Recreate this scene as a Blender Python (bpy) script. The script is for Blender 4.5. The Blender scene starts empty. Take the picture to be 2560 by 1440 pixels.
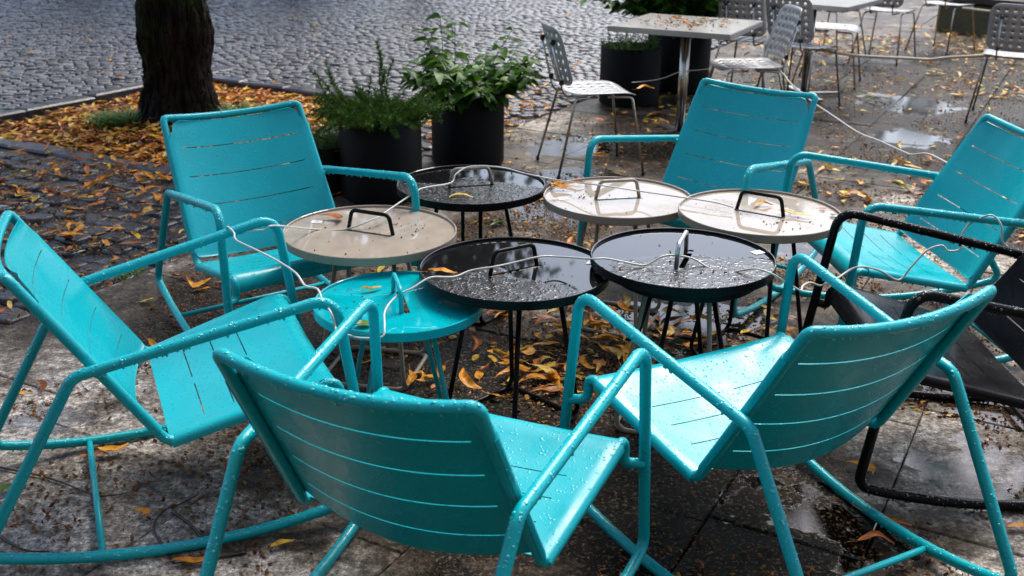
import bpy, bmesh, math, random
import numpy as np
from mathutils import Vector, Matrix, Euler
random.seed(7); rng = np.random.default_rng(7)
PI = math.pi
sc = bpy.context.scene
COL = sc.collection

# ------------------------------------------------------------------ tagging
def tag(o, label=None, cat=None, group=None, kind=None):
    if label: o['label'] = label
    if cat: o['category'] = cat
    if group: o['group'] = group
    if kind: o['kind'] = kind
    return o
def link(o, parent=None):
    COL.objects.link(o)
    if parent is not None: o.parent = parent
    return o
def empty(name, loc=(0, 0, 0), rz=0.0, parent=None):
    o = bpy.data.objects.new(name, None); o.empty_display_size = .1
    o.location = loc; o.rotation_euler = (0, 0, rz)
    return link(o, parent)
def mesh_obj(name, V, F, mat, parent=None, smooth=True, mats=None, fmat=None):
    me = bpy.data.meshes.new(name)
    me.from_pydata([tuple(map(float, v)) for v in V], [], [tuple(int(i) for i in f) for f in F])
    if mats:
        for m in mats: me.materials.append(m)
        if fmat is not None: me.polygons.foreach_set('material_index', np.asarray(fmat, dtype=np.int32))
    elif mat: me.materials.append(mat)
    me.polygons.foreach_set('use_smooth', [smooth] * len(me.polygons))
    me.update()
    return link(bpy.data.objects.new(name, me), parent)
def copy_tree(o, parent=None):
    c = o.copy(); COL.objects.link(c); c.parent = parent
    for ch in list(o.children): copy_tree(ch, c)
    return c

# ------------------------------------------------------------------ mesh helpers
class MB:
    def __init__(s): s.V = []; s.F = []
    def add(s, V, F):
        n = len(s.V); s.V += [tuple(v) for v in V]; s.F += [tuple(i + n for i in f) for f in F]
    def tube(s, pts, r, closed=False, n=10, cap=True, rad=None):
        P = [Vector(p) for p in pts]; m = len(P)
        T = []
        for i in range(m):
            a = P[i - 1] if (closed or i > 0) else P[i]
            b = P[(i + 1) % m] if (closed or i < m - 1) else P[i]
            t = b - a
            T.append(t.normalized() if t.length > 1e-9 else Vector((0, 0, 1)))
        ref = Vector((0, 0, 1)) if abs(T[0].z) < .9 else Vector((1, 0, 0))
        N = (ref - T[0] * ref.dot(T[0])).normalized()
        V = []; F = []
        for i in range(m):
            N = (N - T[i] * N.dot(T[i]))
            N = N.normalized() if N.length > 1e-6 else T[i].orthogonal().normalized()
            B = T[i].cross(N); rr = r if rad is None else rad[i]
            for k in range(n):
                a = 2 * PI * k / n
                V.append(P[i] + (N * math.cos(a) + B * math.sin(a)) * rr)
        segs = m if closed else m - 1
        off = 0
        if closed:   # find best twist alignment for last ring
            best = None
            for o in range(n):
                d = sum((V[(m - 1) * n + k] - V[(k + o) % n]).length for k in range(n))
                if best is None or d < best[0]: best = (d, o)
            off = best[1]
        for i in range(segs):
            j = (i + 1) % m; o = off if (closed and j == 0) else 0
            for k in range(n):
                k2 = (k + 1) % n
                F.append((i * n + k, i * n + k2, j * n + (k2 + o) % n, j * n + (k + o) % n))
        if not closed and cap:
            F.append(tuple(range(n))[::-1]); F.append(tuple((m - 1) * n + k for k in range(n)))
        s.add(V, F); return s
    def box(s, c, d, M=None):
        x, y, z = (q / 2 for q in d)
        V = [Vector((sx * x, sy * y, sz * z)) for sx in (-1, 1) for sy in (-1, 1) for sz in (-1, 1)]
        V = [((M @ v) if M else v) + Vector(c) for v in V]
        s.add(V, [(0, 1, 3, 2), (4, 6, 7, 5), (0, 4, 5, 1), (2, 3, 7, 6), (0, 2, 6, 4), (1, 5, 7, 3)]); return s
    def lathe(s, prof, n=64, closed_prof=False, c=(0, 0, 0)):
        V = []; F = []
        for (r, z) in prof:
            for k in range(n):
                a = 2 * PI * k / n; V.append((c[0] + r * math.cos(a), c[1] + r * math.sin(a), c[2] + z))
        m = len(prof)
        for i in range(m if closed_prof else m - 1):
            j = (i + 1) % m
            for k in range(n):
                k2 = (k + 1) % n; F.append((i * n + k, i * n + k2, j * n + k2, j * n + k))
        s.add(V, F); return s
    def build(s, name, mat, parent=None, smooth=True, sharp=None):
        o = mesh_obj(name, s.V, s.F, mat, parent, smooth)
        if sharp:
            o.data.shade_smooth() if hasattr(o.data, 'shade_smooth') else None
            try: o.data.set_sharp_from_angle(angle=math.radians(sharp))
            except Exception: pass
        return o
def fillet(pts, rads, closed=False, seg=6):
    """round the corners of a polyline; rads[i]=0 keeps the point"""
    P = [Vector(p) for p in pts]; m = len(P); out = []
    for i in range(m):
        r = rads[i]
        if r <= 0 or (not closed and i in (0, m - 1)): out.append(P[i]); continue
        a = P[i - 1]; b = P[(i + 1) % m]
        u = (a - P[i]); v = (b - P[i]); lu, lv = u.length, v.length; u.normalize(); v.normalize()
        ang = u.angle(v); t = min(r / math.tan(ang / 2), lu * .48, lv * .48); rr = t * math.tan(ang / 2)
        c = P[i] + (u + v).normalized() * (rr / math.sin(ang / 2))
        p0 = P[i] + u * t - c; p1 = P[i] + v * t - c
        tot = p0.angle(p1); ax = p0.cross(p1)
        if ax.length < 1e-9: out.append(P[i]); continue
        ax.normalize()
        for k in range(seg + 1):
            out.append(c + Matrix.Rotation(tot * k / seg, 3, ax) @ p0)
    return out

# ------------------------------------------------------------------ materials
def new_mat(name):
    m = bpy.data.materials.new(name); m.use_nodes = True
    nt = m.node_tree; nt.nodes.clear()
    out = nt.nodes.new('ShaderNodeOutputMaterial'); b = nt.nodes.new('ShaderNodeBsdfPrincipled')
    nt.links.new(b.outputs[0], out.inputs[0])
    return m, nt, b
def N(nt, t, **kw):
    n = nt.nodes.new(t)
    for k, v in kw.items():
        if k.startswith('i_'):
            key = k[2:]; key = int(key) if key.isdigit() else key.replace('_', ' ')
            n.inputs[key].default_value = v
        else: setattr(n, k, v)
    return n
def L(nt, a, ao, b, bi): nt.links.new(a.outputs[ao], b.inputs[bi])
def ramp(nt, src, so, stops, interp='LINEAR'):
    r = nt.nodes.new('ShaderNodeValToRGB'); r.color_ramp.interpolation = interp
    e = r.color_ramp.elements
    while len(e) < len(stops): e.new(.5)
    for i, (p, c) in enumerate(stops):
        e[i].position = p; e[i].color = (c, c, c, 1) if isinstance(c, (int, float)) else (*c, 1)
    L(nt, src, so, r, 0); return r
def math_n(nt, op, a, ao, b=None, bo=0, val=None):
    n = N(nt, 'ShaderNodeMath', operation=op); L(nt, a, ao, n, 0)
    if b is not None: L(nt, b, bo, n, 1)
    elif val is not None: n.inputs[1].default_value = val
    return n
def mixc(nt, f, fo, a, b):
    m = N(nt, 'ShaderNodeMix', data_type='RGBA')
    L(nt, f, fo, m, 0)
    for k, q in ((6, a), (7, b)):
        if isinstance(q, tuple) and isinstance(q[0], (int, float)): m.inputs[k].default_value = (*q, 1)
        else: nt.links.new(q[0].outputs[q[1]], m.inputs[k])
    return m
def mixf(nt, f, fo, a, b):
    m = N(nt, 'ShaderNodeMix', data_type='FLOAT'); L(nt, f, fo, m, 0)
    for k, q in ((2, a), (3, b)):
        if isinstance(q, (int, float)): m.inputs[k].default_value = q
        else: nt.links.new(q[0].outputs[q[1]], m.inputs[k])
    return m
def coords(nt, kind='Object'):
    return N(nt, 'ShaderNodeTexCoord'), kind
def simple(name, col, rough=.4, metal=0., spec=.5, bump=0., bscale=200., var=0., coat=0.):
    m, nt, b = new_mat(name)
    b.inputs['Base Color'].default_value = (*col, 1); b.inputs['Roughness'].default_value = rough
    b.inputs['Metallic'].default_value = metal; b.inputs['Specular IOR Level'].default_value = spec
    b.inputs['Coat Weight'].default_value = coat; b.inputs['Coat Roughness'].default_value = .05
    tc = N(nt, 'ShaderNodeTexCoord')
    if bump:
        n = N(nt, 'ShaderNodeTexNoise', i_Scale=bscale, i_Detail=3.); L(nt, tc, 'Object', n, 'Vector')
        bp = N(nt, 'ShaderNodeBump', i_Strength=bump, i_Distance=.002); L(nt, n, 0, bp, 'Height'); L(nt, bp, 0, b, 'Normal')
    if var:
        n2 = N(nt, 'ShaderNodeTexNoise', i_Scale=6., i_Detail=5.); L(nt, tc, 'Object', n2, 'Vector')
        r = ramp(nt, n2, 0, [(.3, tuple(c * (1 - var) for c in col)), (.7, tuple(min(1, c * (1 + var)) for c in col))])
        L(nt, r, 0, b, 'Base Color')
    return m

def wet_paint(name, col, rough=.32, drops=.28, dscale=95., var=.1, film=0., spec=.36):
    """painted metal in the rain: small beads (voronoi caps) everywhere, optional pooled film"""
    m, nt, b = new_mat(name)
    tc = N(nt, 'ShaderNodeTexCoord')
    n = N(nt, 'ShaderNodeTexNoise', i_Scale=3.5, i_Detail=6., i_Roughness=.6); L(nt, tc, 'Object', n, 'Vector')
    r = ramp(nt, n, 0, [(.25, tuple(c * (1 - var) for c in col)), (.75, tuple(c * (1 + var) for c in col))])
    L(nt, r, 0, b, 'Base Color')
    # beads of two sizes, switched on and off by a random value per cell
    hs = None
    for sc_, thr, amp, keep in ((dscale, .36, 1., .62), (dscale * 2.3, .34, .45, .55)):
        v = N(nt, 'ShaderNodeTexVoronoi', i_Scale=sc_); L(nt, tc, 'Object', v, 'Vector')
        cap = N(nt, 'ShaderNodeMapRange', interpolation_type='SMOOTHSTEP'); L(nt, v, 'Distance', cap, 0)
        cap.inputs[1].default_value = thr; cap.inputs[2].default_value = .05; cap.inputs[3].default_value = 0; cap.inputs[4].default_value = 1
        sp = N(nt, 'ShaderNodeSeparateColor'); L(nt, v, 'Color', sp, 0)
        on = math_n(nt, 'GREATER_THAN', sp, 0, val=keep)
        h = math_n(nt, 'MULTIPLY', cap, 0, on, 0); h2 = math_n(nt, 'MULTIPLY', h, 0, val=amp)
        hs = h2 if hs is None else math_n(nt, 'ADD', hs, 0, h2, 0)
    rm = N(nt, 'ShaderNodeMapRange'); L(nt, hs, 0, rm, 0); rm.inputs[1].default_value = .02; rm.inputs[2].default_value = .2
    rm.inputs[3].default_value = rough; rm.inputs[4].default_value = .04
    n3 = N(nt, 'ShaderNodeTexNoise', i_Scale=9., i_Detail=4.); L(nt, tc, 'Object', n3, 'Vector')
    wet = ramp(nt, n3, 0, [(.42, 0.), (.62, 1.)])
    rmix = mixf(nt, wet, 0, (rm, 0), (math_n(nt, 'MULTIPLY', rm, 0, val=.55), 0))
    L(nt, rmix, 0, b, 'Roughness')
    bp = N(nt, 'ShaderNodeBump', i_Strength=drops, i_Distance=.0035); L(nt, hs, 0, bp, 'Height')
    L(nt, bp, 0, b, 'Normal')
    b.inputs['Specular IOR Level'].default_value = spec
    return m

def tray_paint(name, col, film_lo=.45, film_hi=.52, bead=60., strength=.8, rough=.22, grad=0.):
    """table top with a standing film of rain: still water in patches, rippled beads elsewhere"""
    m, nt, b = new_mat(name)
    tc = N(nt, 'ShaderNodeTexCoord'); oi = N(nt, 'ShaderNodeObjectInfo')
    add = N(nt, 'ShaderNodeVectorMath', operation='ADD'); L(nt, tc, 'Object', add, 0); L(nt, oi, 'Location', add, 1)
    n = N(nt, 'ShaderNodeTexNoise', i_Scale=3.2, i_Detail=2., i_Roughness=.4); L(nt, add, 0, n, 'Vector')
    sx_ = N(nt, 'ShaderNodeSeparateXYZ'); L(nt, tc, 'Object', sx_, 0)
    gy = math_n(nt, 'MULTIPLY_ADD', sx_, 1); gy.inputs[1].default_value = grad; L(nt, n, 0, gy, 2)
    film = ramp(nt, gy, 0, [(film_lo, 0.), (film_hi, 1.)])
    w = N(nt, 'ShaderNodeTexNoise', i_Scale=bead * .6, i_Detail=2.); L(nt, add, 0, w, 'Vector')
    mw = N(nt, 'ShaderNodeMix', data_type='VECTOR'); mw.inputs[0].default_value = .35
    L(nt, add, 0, mw, 4); sc2 = N(nt, 'ShaderNodeVectorMath', operation='SCALE'); L(nt, w, 'Color', sc2, 0); sc2.inputs['Scale'].default_value = .06
    ad2 = N(nt, 'ShaderNodeVectorMath', operation='ADD'); L(nt, add, 0, ad2, 0); L(nt, sc2, 0, ad2, 1)
    v = N(nt, 'ShaderNodeTexVoronoi', i_Scale=bead, feature='SMOOTH_F1'); L(nt, ad2, 0, v, 'Vector')
    cap = ramp(nt, v, 'Distance', [(.12, 1.), (.5, 0.)])
    n2 = N(nt, 'ShaderNodeTexNoise', i_Scale=bead * .35, i_Detail=3.); L(nt, add, 0, n2, 'Vector')
    hh = math_n(nt, 'ADD', cap, 0, n2, 0)
    inv = math_n(nt, 'SUBTRACT', film, 0, val=1.); inv = math_n(nt, 'ABSOLUTE', inv, 0)
    hgt = math_n(nt, 'MULTIPLY', hh, 0, inv, 0)
    bp = N(nt, 'ShaderNodeBump', i_Strength=strength, i_Distance=.0022); L(nt, hgt, 0, bp, 'Height'); L(nt, bp, 0, b, 'Normal')
    rr = mixf(nt, film, 0, rough, .035); L(nt, rr, 0, b, 'Roughness')
    nd = N(nt, 'ShaderNodeTexNoise', i_Scale=14., i_Detail=8.); L(nt, add, 0, nd, 'Vector')
    r = ramp(nt, nd, 0, [(.3, tuple(c * .86 for c in col)), (.7, tuple(c * 1.08 for c in col))]); L(nt, r, 0, b, 'Base Color')
    b.inputs['Specular IOR Level'].default_value = .9
    return m

TEALC = (.0, .35, .40)
M = {}
M['teal'] = wet_paint('teal_wet_paint', TEALC, rough=.36)
M['black'] = wet_paint('black_wet_paint', (.007, .007, .008), rough=.3, spec=.1)
M['taupe'] = wet_paint('taupe_wet_paint', (.29, .245, .195), rough=.35, drops=.35)
M['tray_taupe'] = tray_paint('taupe_tray_in_rain', (.355, .305, .245), .30, .42, bead=70., strength=.3)
M['tray_black'] = tray_paint('black_tray_in_rain', (.0075, .0075, .0085), .48, .52, bead=58., strength=.6, grad=1.6)
M['tray_teal'] = tray_paint('teal_tray_in_rain', TEALC, .35, .45, bead=80., strength=.3)
M['drop_teal'] = simple('water_on_teal', (.01, .42, .47), rough=.03, spec=1.)
M['drop_black'] = simple('water_on_black', (.012, .012, .014), rough=.02, spec=.9)
M['alu'] = simple('grey_painted_sheet', (.42, .425, .43), rough=.22, spec=.8, bump=.08, bscale=400, var=.1)
M['steel'] = simple('tube_steel', (.55, .55, .54), rough=.22, metal=1., var=.08)
M['rubber'] = simple('black_rubber', (.012, .012, .012), rough=.6)
M['tabletop'] = simple('grey_tabletop_laminate', (.36, .345, .32), rough=.2, var=.12)
M['pot'] = simple('black_planter_metal', (.005, .005, .0055), spec=.12, rough=.5, var=.25, bump=.1, bscale=60)
M['soil'] = simple('dark_soil', (.02, .014, .009), rough=.9, bump=1., bscale=120, var=.5)
M['sticker'] = simple('white_paper_label', (.75, .76, .78), rough=.35)
M['stickermark'] = simple('grey_label_print', (.4, .42, .46), rough=.4)
M['cable'] = simple('pale_plastic_coated_cable', (.52, .51, .48), rough=.35, bump=.3, bscale=500, var=.1)
M['rope'] = simple('cream_rope', (.55, .49, .38), rough=.8, bump=.8, bscale=300, var=.15)
M['twig'] = simple('wet_dark_twig', (.022, .014, .009), rough=.4, bump=.6, bscale=180)

CAB = {'upper': [(-0.82, 2.972, 0.586), (-0.774, 2.968, 0.597), (-0.721, 2.963, 0.604), (-0.693, 2.962, 0.617), (-0.652, 3.285, 0.504), (-0.55, 3.311, 0.494), (-0.453, 3.351, 0.52), (-0.42, 3.415, 0.527), (-0.339, 3.576, 0.548), (-0.309, 3.628, 0.55), (-0.226, 3.75, 0.535), (-0.209, 3.785, 0.559), (-0.156, 3.835, 0.575), (-0.043, 3.842, 0.57), (0.052, 3.848, 0.545), (0.173, 3.858, 0.52), (0.312, 3.725, 0.54), (0.456, 3.724, 0.52), (0.558, 3.6, 0.539), (0.684, 3.521, 0.542), (0.744, 3.479, 0.537)], 'lower': [(-0.829, 2.97, 0.581), (-0.826, 2.951, 0.615), (-0.796, 2.905, 0.613), (-0.778, 2.86, 0.605), (-0.702, 2.762, 0.612), (-0.621, 2.656, 0.619), (-0.553, 2.561, 0.62), (-0.516, 2.493, 0.611), (-0.478, 2.449, 0.62), (-0.458, 2.401, 0.611), (-0.428, 2.342, 0.601), (-0.42, 2.343, 0.566), (-0.414, 2.344, 0.551), (-0.427, 2.58, 0.44), (-0.393, 2.574, 0.435), (-0.339, 2.57, 0.441), (-0.335, 2.598, 0.46), (-0.342, 2.66, 0.471), (-0.334, 2.715, 0.478), (-0.311, 2.759, 0.488), (-0.277, 2.781, 0.498), (-0.23, 2.823, 0.514), (-0.167, 2.86, 0.503), (-0.118, 2.897, 0.51), (-0.052, 2.903, 0.52), (0.007, 2.943, 0.52), (0.082, 2.96, 0.533), (0.14, 2.969, 0.53), (0.226, 2.906, 0.547), (0.272, 2.906, 0.548), (0.348, 2.901, 0.535), (0.387, 2.9, 0.533), (0.428, 2.908, 0.555), (0.469, 2.922, 0.556), (0.525, 2.935, 0.541), (0.561, 2.907, 0.527), (0.589, 2.888, 0.518), (0.617, 2.875, 0.52), (0.682, 2.85, 0.543), (0.721, 2.804, 0.547), (0.771, 2.812, 0.516), (0.816, 2.819, 0.489)], 'right': [(0.816, 2.819, 0.489), (0.825, 2.847, 0.485), (0.84, 2.889, 0.479), (0.885, 2.977, 0.456), (0.954, 3.101, 0.4), (0.97, 3.094, 0.411), (1.016, 3.143, 0.408), (1.11, 3.249, 0.41), (1.196, 3.29, 0.386), (1.28, 3.325, 0.339), (1.32, 3.335, 0.384), (1.367, 3.346, 0.436), (1.413, 3.347, 0.454), (1.434, 3.338, 0.439), (1.471, 3.336, 0.447), (1.473, 3.347, 0.489), (1.498, 3.356, 0.527), (1.542, 3.333, 0.564), (1.567, 3.322, 0.556), (1.579, 3.305, 0.533), (1.591, 3.307, 0.486), (1.613, 3.31, 0.464)], 'thin': [(0.702, 6.444, 0.43), (0.818, 6.55, 0.422), (0.921, 6.648, 0.424), (1.024, 6.757, 0.441), (1.1, 6.829, 0.44), (1.184, 6.904, 0.434), (1.281, 6.995, 0.43)], 'diag': [(1.678, 6.948, 0.43), (1.686, 6.828, 0.44), (1.684, 6.698, 0.435), (1.676, 6.526, 0.423), (1.677, 6.251, 0.416), (1.678, 5.974, 0.41), (1.686, 5.691, 0.412), (1.695, 5.325, 0.413), (1.703, 5.136, 0.419), (1.715, 4.974, 0.433), (1.733, 4.661, 0.452), (1.739, 4.579, 0.46), (1.753, 4.44, 0.498), (1.763, 4.257, 0.506), (1.77, 4.096, 0.51)], 'rope': [(2.201, 7.995, 0.42), (2.369, 7.937, 0.399), (2.515, 7.889, 0.388), (2.706, 7.833, 0.387), (2.843, 7.794, 0.389), (2.973, 7.755, 0.389), (3.084, 7.73, 0.408), (3.318, 7.671, 0.434), (3.376, 7.657, 0.44), (3.543, 7.546, 0.434), (3.716, 7.436, 0.44)], 'rope2': [(4.338, 10.703, 0.44), (4.475, 10.698, 0.427), (4.611, 10.694, 0.414), (4.786, 10.692, 0.409), (5.097, 10.687, 0.398)]}
TWIGS = [([(-1.432, 2.619), (-1.378, 2.6), (-1.306, 2.578), (-1.224, 2.541), (-1.12, 2.482), (-1.063, 2.48), (-1.014, 2.504)], 0.0035, 'long dark twig across the front left paving, ending at a small ochre leaf'), ([(-0.649, 2.229), (-0.713, 2.206), (-0.764, 2.193), (-0.811, 2.179)], 0.0045, 'dark twig lying under the rocker of the left chair'), ([(-0.883, 2.404), (-0.819, 2.347), (-0.778, 2.294), (-0.741, 2.243)], 0.0042, 'crooked dark twig leaning beside the nearest chair'), ([(-0.812, 2.182), (-0.86, 2.253), (-0.9, 2.311), (-0.914, 2.365), (-0.902, 2.414), (-0.865, 2.451), (-0.837, 2.493)], 0.0035, 'curved dark twig between the rockers at the lower left'), ([(-1.28, 2.283), (-1.236, 2.251), (-1.184, 2.224), (-1.131, 2.222)], 0.0045, 'dark twig at the bottom left corner of the picture')]
# ------------------------------------------------------------------ rocking chair
S = dict(wff=0.0476, wfb=-0.0149, wfbf=0.0623, wbt=-0.019, wse=0.0329, xft=0.32, zft=0.5989, xrt=-0.2885, zrt=0.5204,
         xfb=0.3491, xrb=-0.5713, R=1.6635, wf=0.2995, xb0=-0.1137, zb0=0.2859, xb1=-0.3704, zb1=0.768, bow=0.0196, xsf=0.262, zsf=0.3561)
WB = .28; TR = .0138
def arcz(x): return S['R'] - math.sqrt(S['R'] ** 2 - x * x) + TR
def side_path(sg):
    y = sg * S['wf']; yf = y + sg * S['wff']; yrb = y + sg * S['wfb']; yfb = y + sg * S['wfbf']
    def rk(t):
        x = S['xrb'] + (S['xfb'] - S['xrb']) * t; return (x, yrb + (yfb - yrb) * t, arcz(x))
    pts = [(S['xft'], yf, S['zft']), (S['xrt'], y, S['zrt'])] + [rk(t) for t in np.linspace(0, 1, 13)]
    rads = [.052, .055, .045] + [0] * 11 + [.04]
    return fillet(pts, rads, closed=True, seg=7)
BK0 = Vector((S['xb0'], 0, S['zb0'])); BK1 = Vector((S['xb1'], 0, S['zb1']))
BD = (BK1 - BK0); BL = BD.length; BD.normalize(); BN = Vector((-BD.z, 0, BD.x)); BN = BN if BN.x < 0 else -BN
SF = Vector((S['xsf'], 0, S['zsf'])); SD = (SF - BK0); SL = SD.length; SD.normalize(); SN = Vector((-SD.z, 0, SD.x))
def bhalf(w): return WB + S['wbt'] * w / BL
def shalf(t): return WB + S['wse'] * t / SL
def bow(w): return .060 - .022 * w / BL
def seat_tube():
    def side(sg):
        p = []
        tw = bhalf(BL)
        p.append(BK1 + Vector((0, sg * tw, 0)))
        p.append(BK0 + Vector((0, sg * WB, 0)))
        hs = WB + S['wse']
        e = SF + SD * .048; p.append(Vector((e.x, sg * hs, e.z)))
        p.append(Vector((e.x - .004, sg * hs, e.z - .068)))
        xu = S['xft'] + (S['xfb'] - S['xft']) * .5
        p.append(Vector((xu - .004, sg * (S['wf'] + S['wff'] + .008), e.z - .074)))
        return p
    a = side(1); b = side(-1)
    top = []
    for u in np.linspace(.86, -.86, 9):
        top.append(BK1 + BN * (S['bow'] + .0165) * (1 - u * u) + Vector((0, u * bhalf(BL), 0)))
    pts = a[::-1] + top + b
    rads = [0, .02, .032, .04, .045] + [0] * len(top) + [.045, .04, .032, .02, 0]
    return fillet(pts, rads, seg=6)
def back_panel():
    w0, w1 = .028, BL - .0195
    slots = [BL * f for f in (.20, .395, .59, .785)]; sh = .0016
    rows = []
    cur = sorted(set([w0, w1] + [q for s_ in slots for q in (s_ - sh, s_ + sh)] + list(np.linspace(w1 - .034, w1, 9)) + list(np.linspace(w0, w0 + .018, 5))))
    rows = []
    for a, b in zip(cur[:-1], cur[1:]):
        k = max(1, int((b - a) / .03)); rows += [a + (b - a) * i / k for i in range(k)]
    rows.append(cur[-1])
    us = list(np.linspace(-1, 1, 25)); us[2] = -.83; us[22] = .83; us = sorted(us)
    WA = [math.radians(q) for q in (128, 100, 74, 48, 24)]; NW = len(WA); V = []; F = []; nc = len(us) + 2 * NW
    def pt(y, w, nn): return BK0 + BD * w + BN * nn + Vector((0, y, 0))
    wr0, wr1 = w0 + .02, w1 - .05
    for w in rows:
        h = bhalf(w)
        narrow = w > wr1
        hw = h - (.0185 if narrow else -.001)
        for (e, rc) in ((w1, .034), (w0, .016)):
            dd = abs(w - e)
            if dd < rc: hw -= rc * (1 - math.sqrt(max(0, 1 - (1 - dd / rc) ** 2)))
        def inner(u): return pt(u * hw, w, -.0149 + bow(w) * (1 - u * u) + .0006)
        for a_ in WA: V.append(pt(-(h + 0.0143 * math.sin(a_)), w, -0.0143 * math.cos(a_)))
        for u in us: V.append(inner(u))
        for a_ in WA[::-1]: V.append(pt(h + 0.0143 * math.sin(a_), w, -0.0143 * math.cos(a_)))
    for i in range(len(rows) - 1):
        wm = (rows[i] + rows[i + 1]) / 2
        sl = any(abs(wm - s_) < sh for s_ in slots)
        for k in range(nc - 1):
            if (k < NW or k >= nc - 1 - NW) and not (wr0 <= wm <= wr1): continue
            if sl and NW <= k < nc - 1 - NW:
                um = (us[k - NW] + us[k - NW + 1]) / 2
                if abs(um) < .83: continue
            F.append((i * nc + k, i * nc + k + 1, (i + 1) * nc + k + 1, (i + 1) * nc + k))
    used = sorted({v for f in F for v in f}); mp = {v: j for j, v in enumerate(used)}
    return [V[v] for v in used], [tuple(mp[v] for v in f) for f in F]
def seat_panel():
    slots = [SL * f for f in (.26, .46, .66)]; sh = .0016
    t0 = .006
    cur = sorted([t0, SL] + [q for s_ in slots for q in (s_ - sh, s_ + sh)])
    prof = []                                   # (x,z point, normal, half, wrap?, t)
    for a, b in zip(cur[:-1], cur[1:]):
        k = max(1, int((b - a) / .03))
        for i in range(k):
            t = a + (b - a) * i / k; prof.append((BK0 + SD * t, SN, shalf(t), True, t))
    rc = .042
    cen = SF - SN * (rc - .0118)
    for k in range(9):
        a = math.radians(112) * k / 8
        n_ = SN * math.cos(a) + SD * math.sin(a)
        prof.append((cen + n_ * (rc - .0118) , n_, shalf(SL), k == 0, SL + k * .01))
    us = sorted(list(np.linspace(-1, 1, 25)) + [-.78, -.07, .07, .78])
    WA = [math.radians(q) for q in (128, 100, 74, 48, 24)]; NW = len(WA); V = []; F = []; nc = len(us) + 2 * NW
    for (p, n_, h, wr, t) in prof:
        fr = min(1, max(0, (SL - t) / .08)) if t < SL else 0
        sag = .016 * (.35 + .65 * fr) * min(1, .4 + t / .1)
        hw = h - (-.001 if wr else .004)
        for a_ in WA: V.append(p + Vector((0, -(h + 0.0143 * math.sin(a_)), 0)) + n_ * 0.0143 * math.cos(a_))
        for u in us: V.append(p + n_ * (.0149 - sag * (1 - u * u)) + Vector((0, u * hw, 0)))
        for a_ in WA[::-1]: V.append(p + Vector((0, h + 0.0143 * math.sin(a_), 0)) + n_ * 0.0143 * math.cos(a_))
    for i in range(len(prof) - 1):
        tm = (prof[i][4] + prof[i + 1][4]) / 2
        sl = any(abs(tm - s_) < sh for s_ in slots)
        for k in range(nc - 1):
            if (k < NW or k >= nc - 1 - NW) and not (prof[i][3] and prof[i + 1][3]): continue
            if sl and NW <= k < nc - 1 - NW:
                um = abs((us[k - NW] + us[k - NW + 1]) / 2)
                if .07 < um < .78: continue
            F.append((i * nc + k, (i + 1) * nc + k, (i + 1) * nc + k + 1, i * nc + k + 1))
    used = sorted({v for f in F for v in f}); mp = {v: j for j, v in enumerate(used)}
    return [V[v] for v in used], [tuple(mp[v] for v in f) for f in F]
def ico():
    bm = bmesh.new(); bmesh.ops.create_icosphere(bm, subdivisions=2, radius=1.)
    V = [tuple(v.co) for v in bm.verts]; F = [tuple(v.index for v in f.verts) for f in bm.faces]; bm.free(); return V, F
ICO = ico()
def drop_mesh(objs, n, rmin, rmax, zmin=-.2, hang=0, seed=1, nmax=None):
    """beads of rain sitting on upward faces and hanging from undersides"""
    rg = np.random.default_rng(seed)
    tri = []
    for o in objs:
        me = o.data
        for p in me.polygons:
            vs = [me.vertices[i].co for i in p.vertices]
            for k in range(1, len(vs) - 1): tri.append((vs[0], vs[k], vs[k + 1], p.normal))
    A = np.array([(b - a).cross(c - a).length / 2 for a, b, c, n_ in tri]); nz = np.array([t[3].z for t in tri])
    mb = MB(); IV, IF = ICO; IVa = np.array(IV)
    wts = A * np.clip((nz - zmin), 0, 1); wts /= wts.sum()
    idx = rg.choice(len(tri), n, p=wts)
    jobs = [(i, False) for i in idx]
    if hang:
        wh = A * (nz < -.8); wh /= wh.sum(); jobs += [(i, True) for i in rg.choice(len(tri), hang, p=wh)]
    V = []; F = []; nv = len(IV)
    for i, hg in jobs:
        a, b, c, nn = tri[i]; r1, r2 = rg.random(2); q = math.sqrt(r1)
        p = a * (1 - q) + b * (q * (1 - r2)) + c * (q * r2)
        r = rmin + (rmax - rmin) * rg.random() ** 2.5
        if hg:
            r = .0022 + .0014 * rg.random(); sc_ = np.array([r, r, r * 1.3]); X = IVa * sc_ + np.array(p) - np.array([0, 0, r * .6])
        else:
            q_ = nn.to_track_quat('Z', 'Y').to_matrix()
            X = (IVa * np.array([r * (.8 + .5 * rg.random()), r, r * .34])) @ np.array(q_).T + np.array(p)
        n0 = len(V); V += [tuple(x) for x in X]; F += [tuple(j + n0 for j in f) for f in IF]
    return V, F
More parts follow.
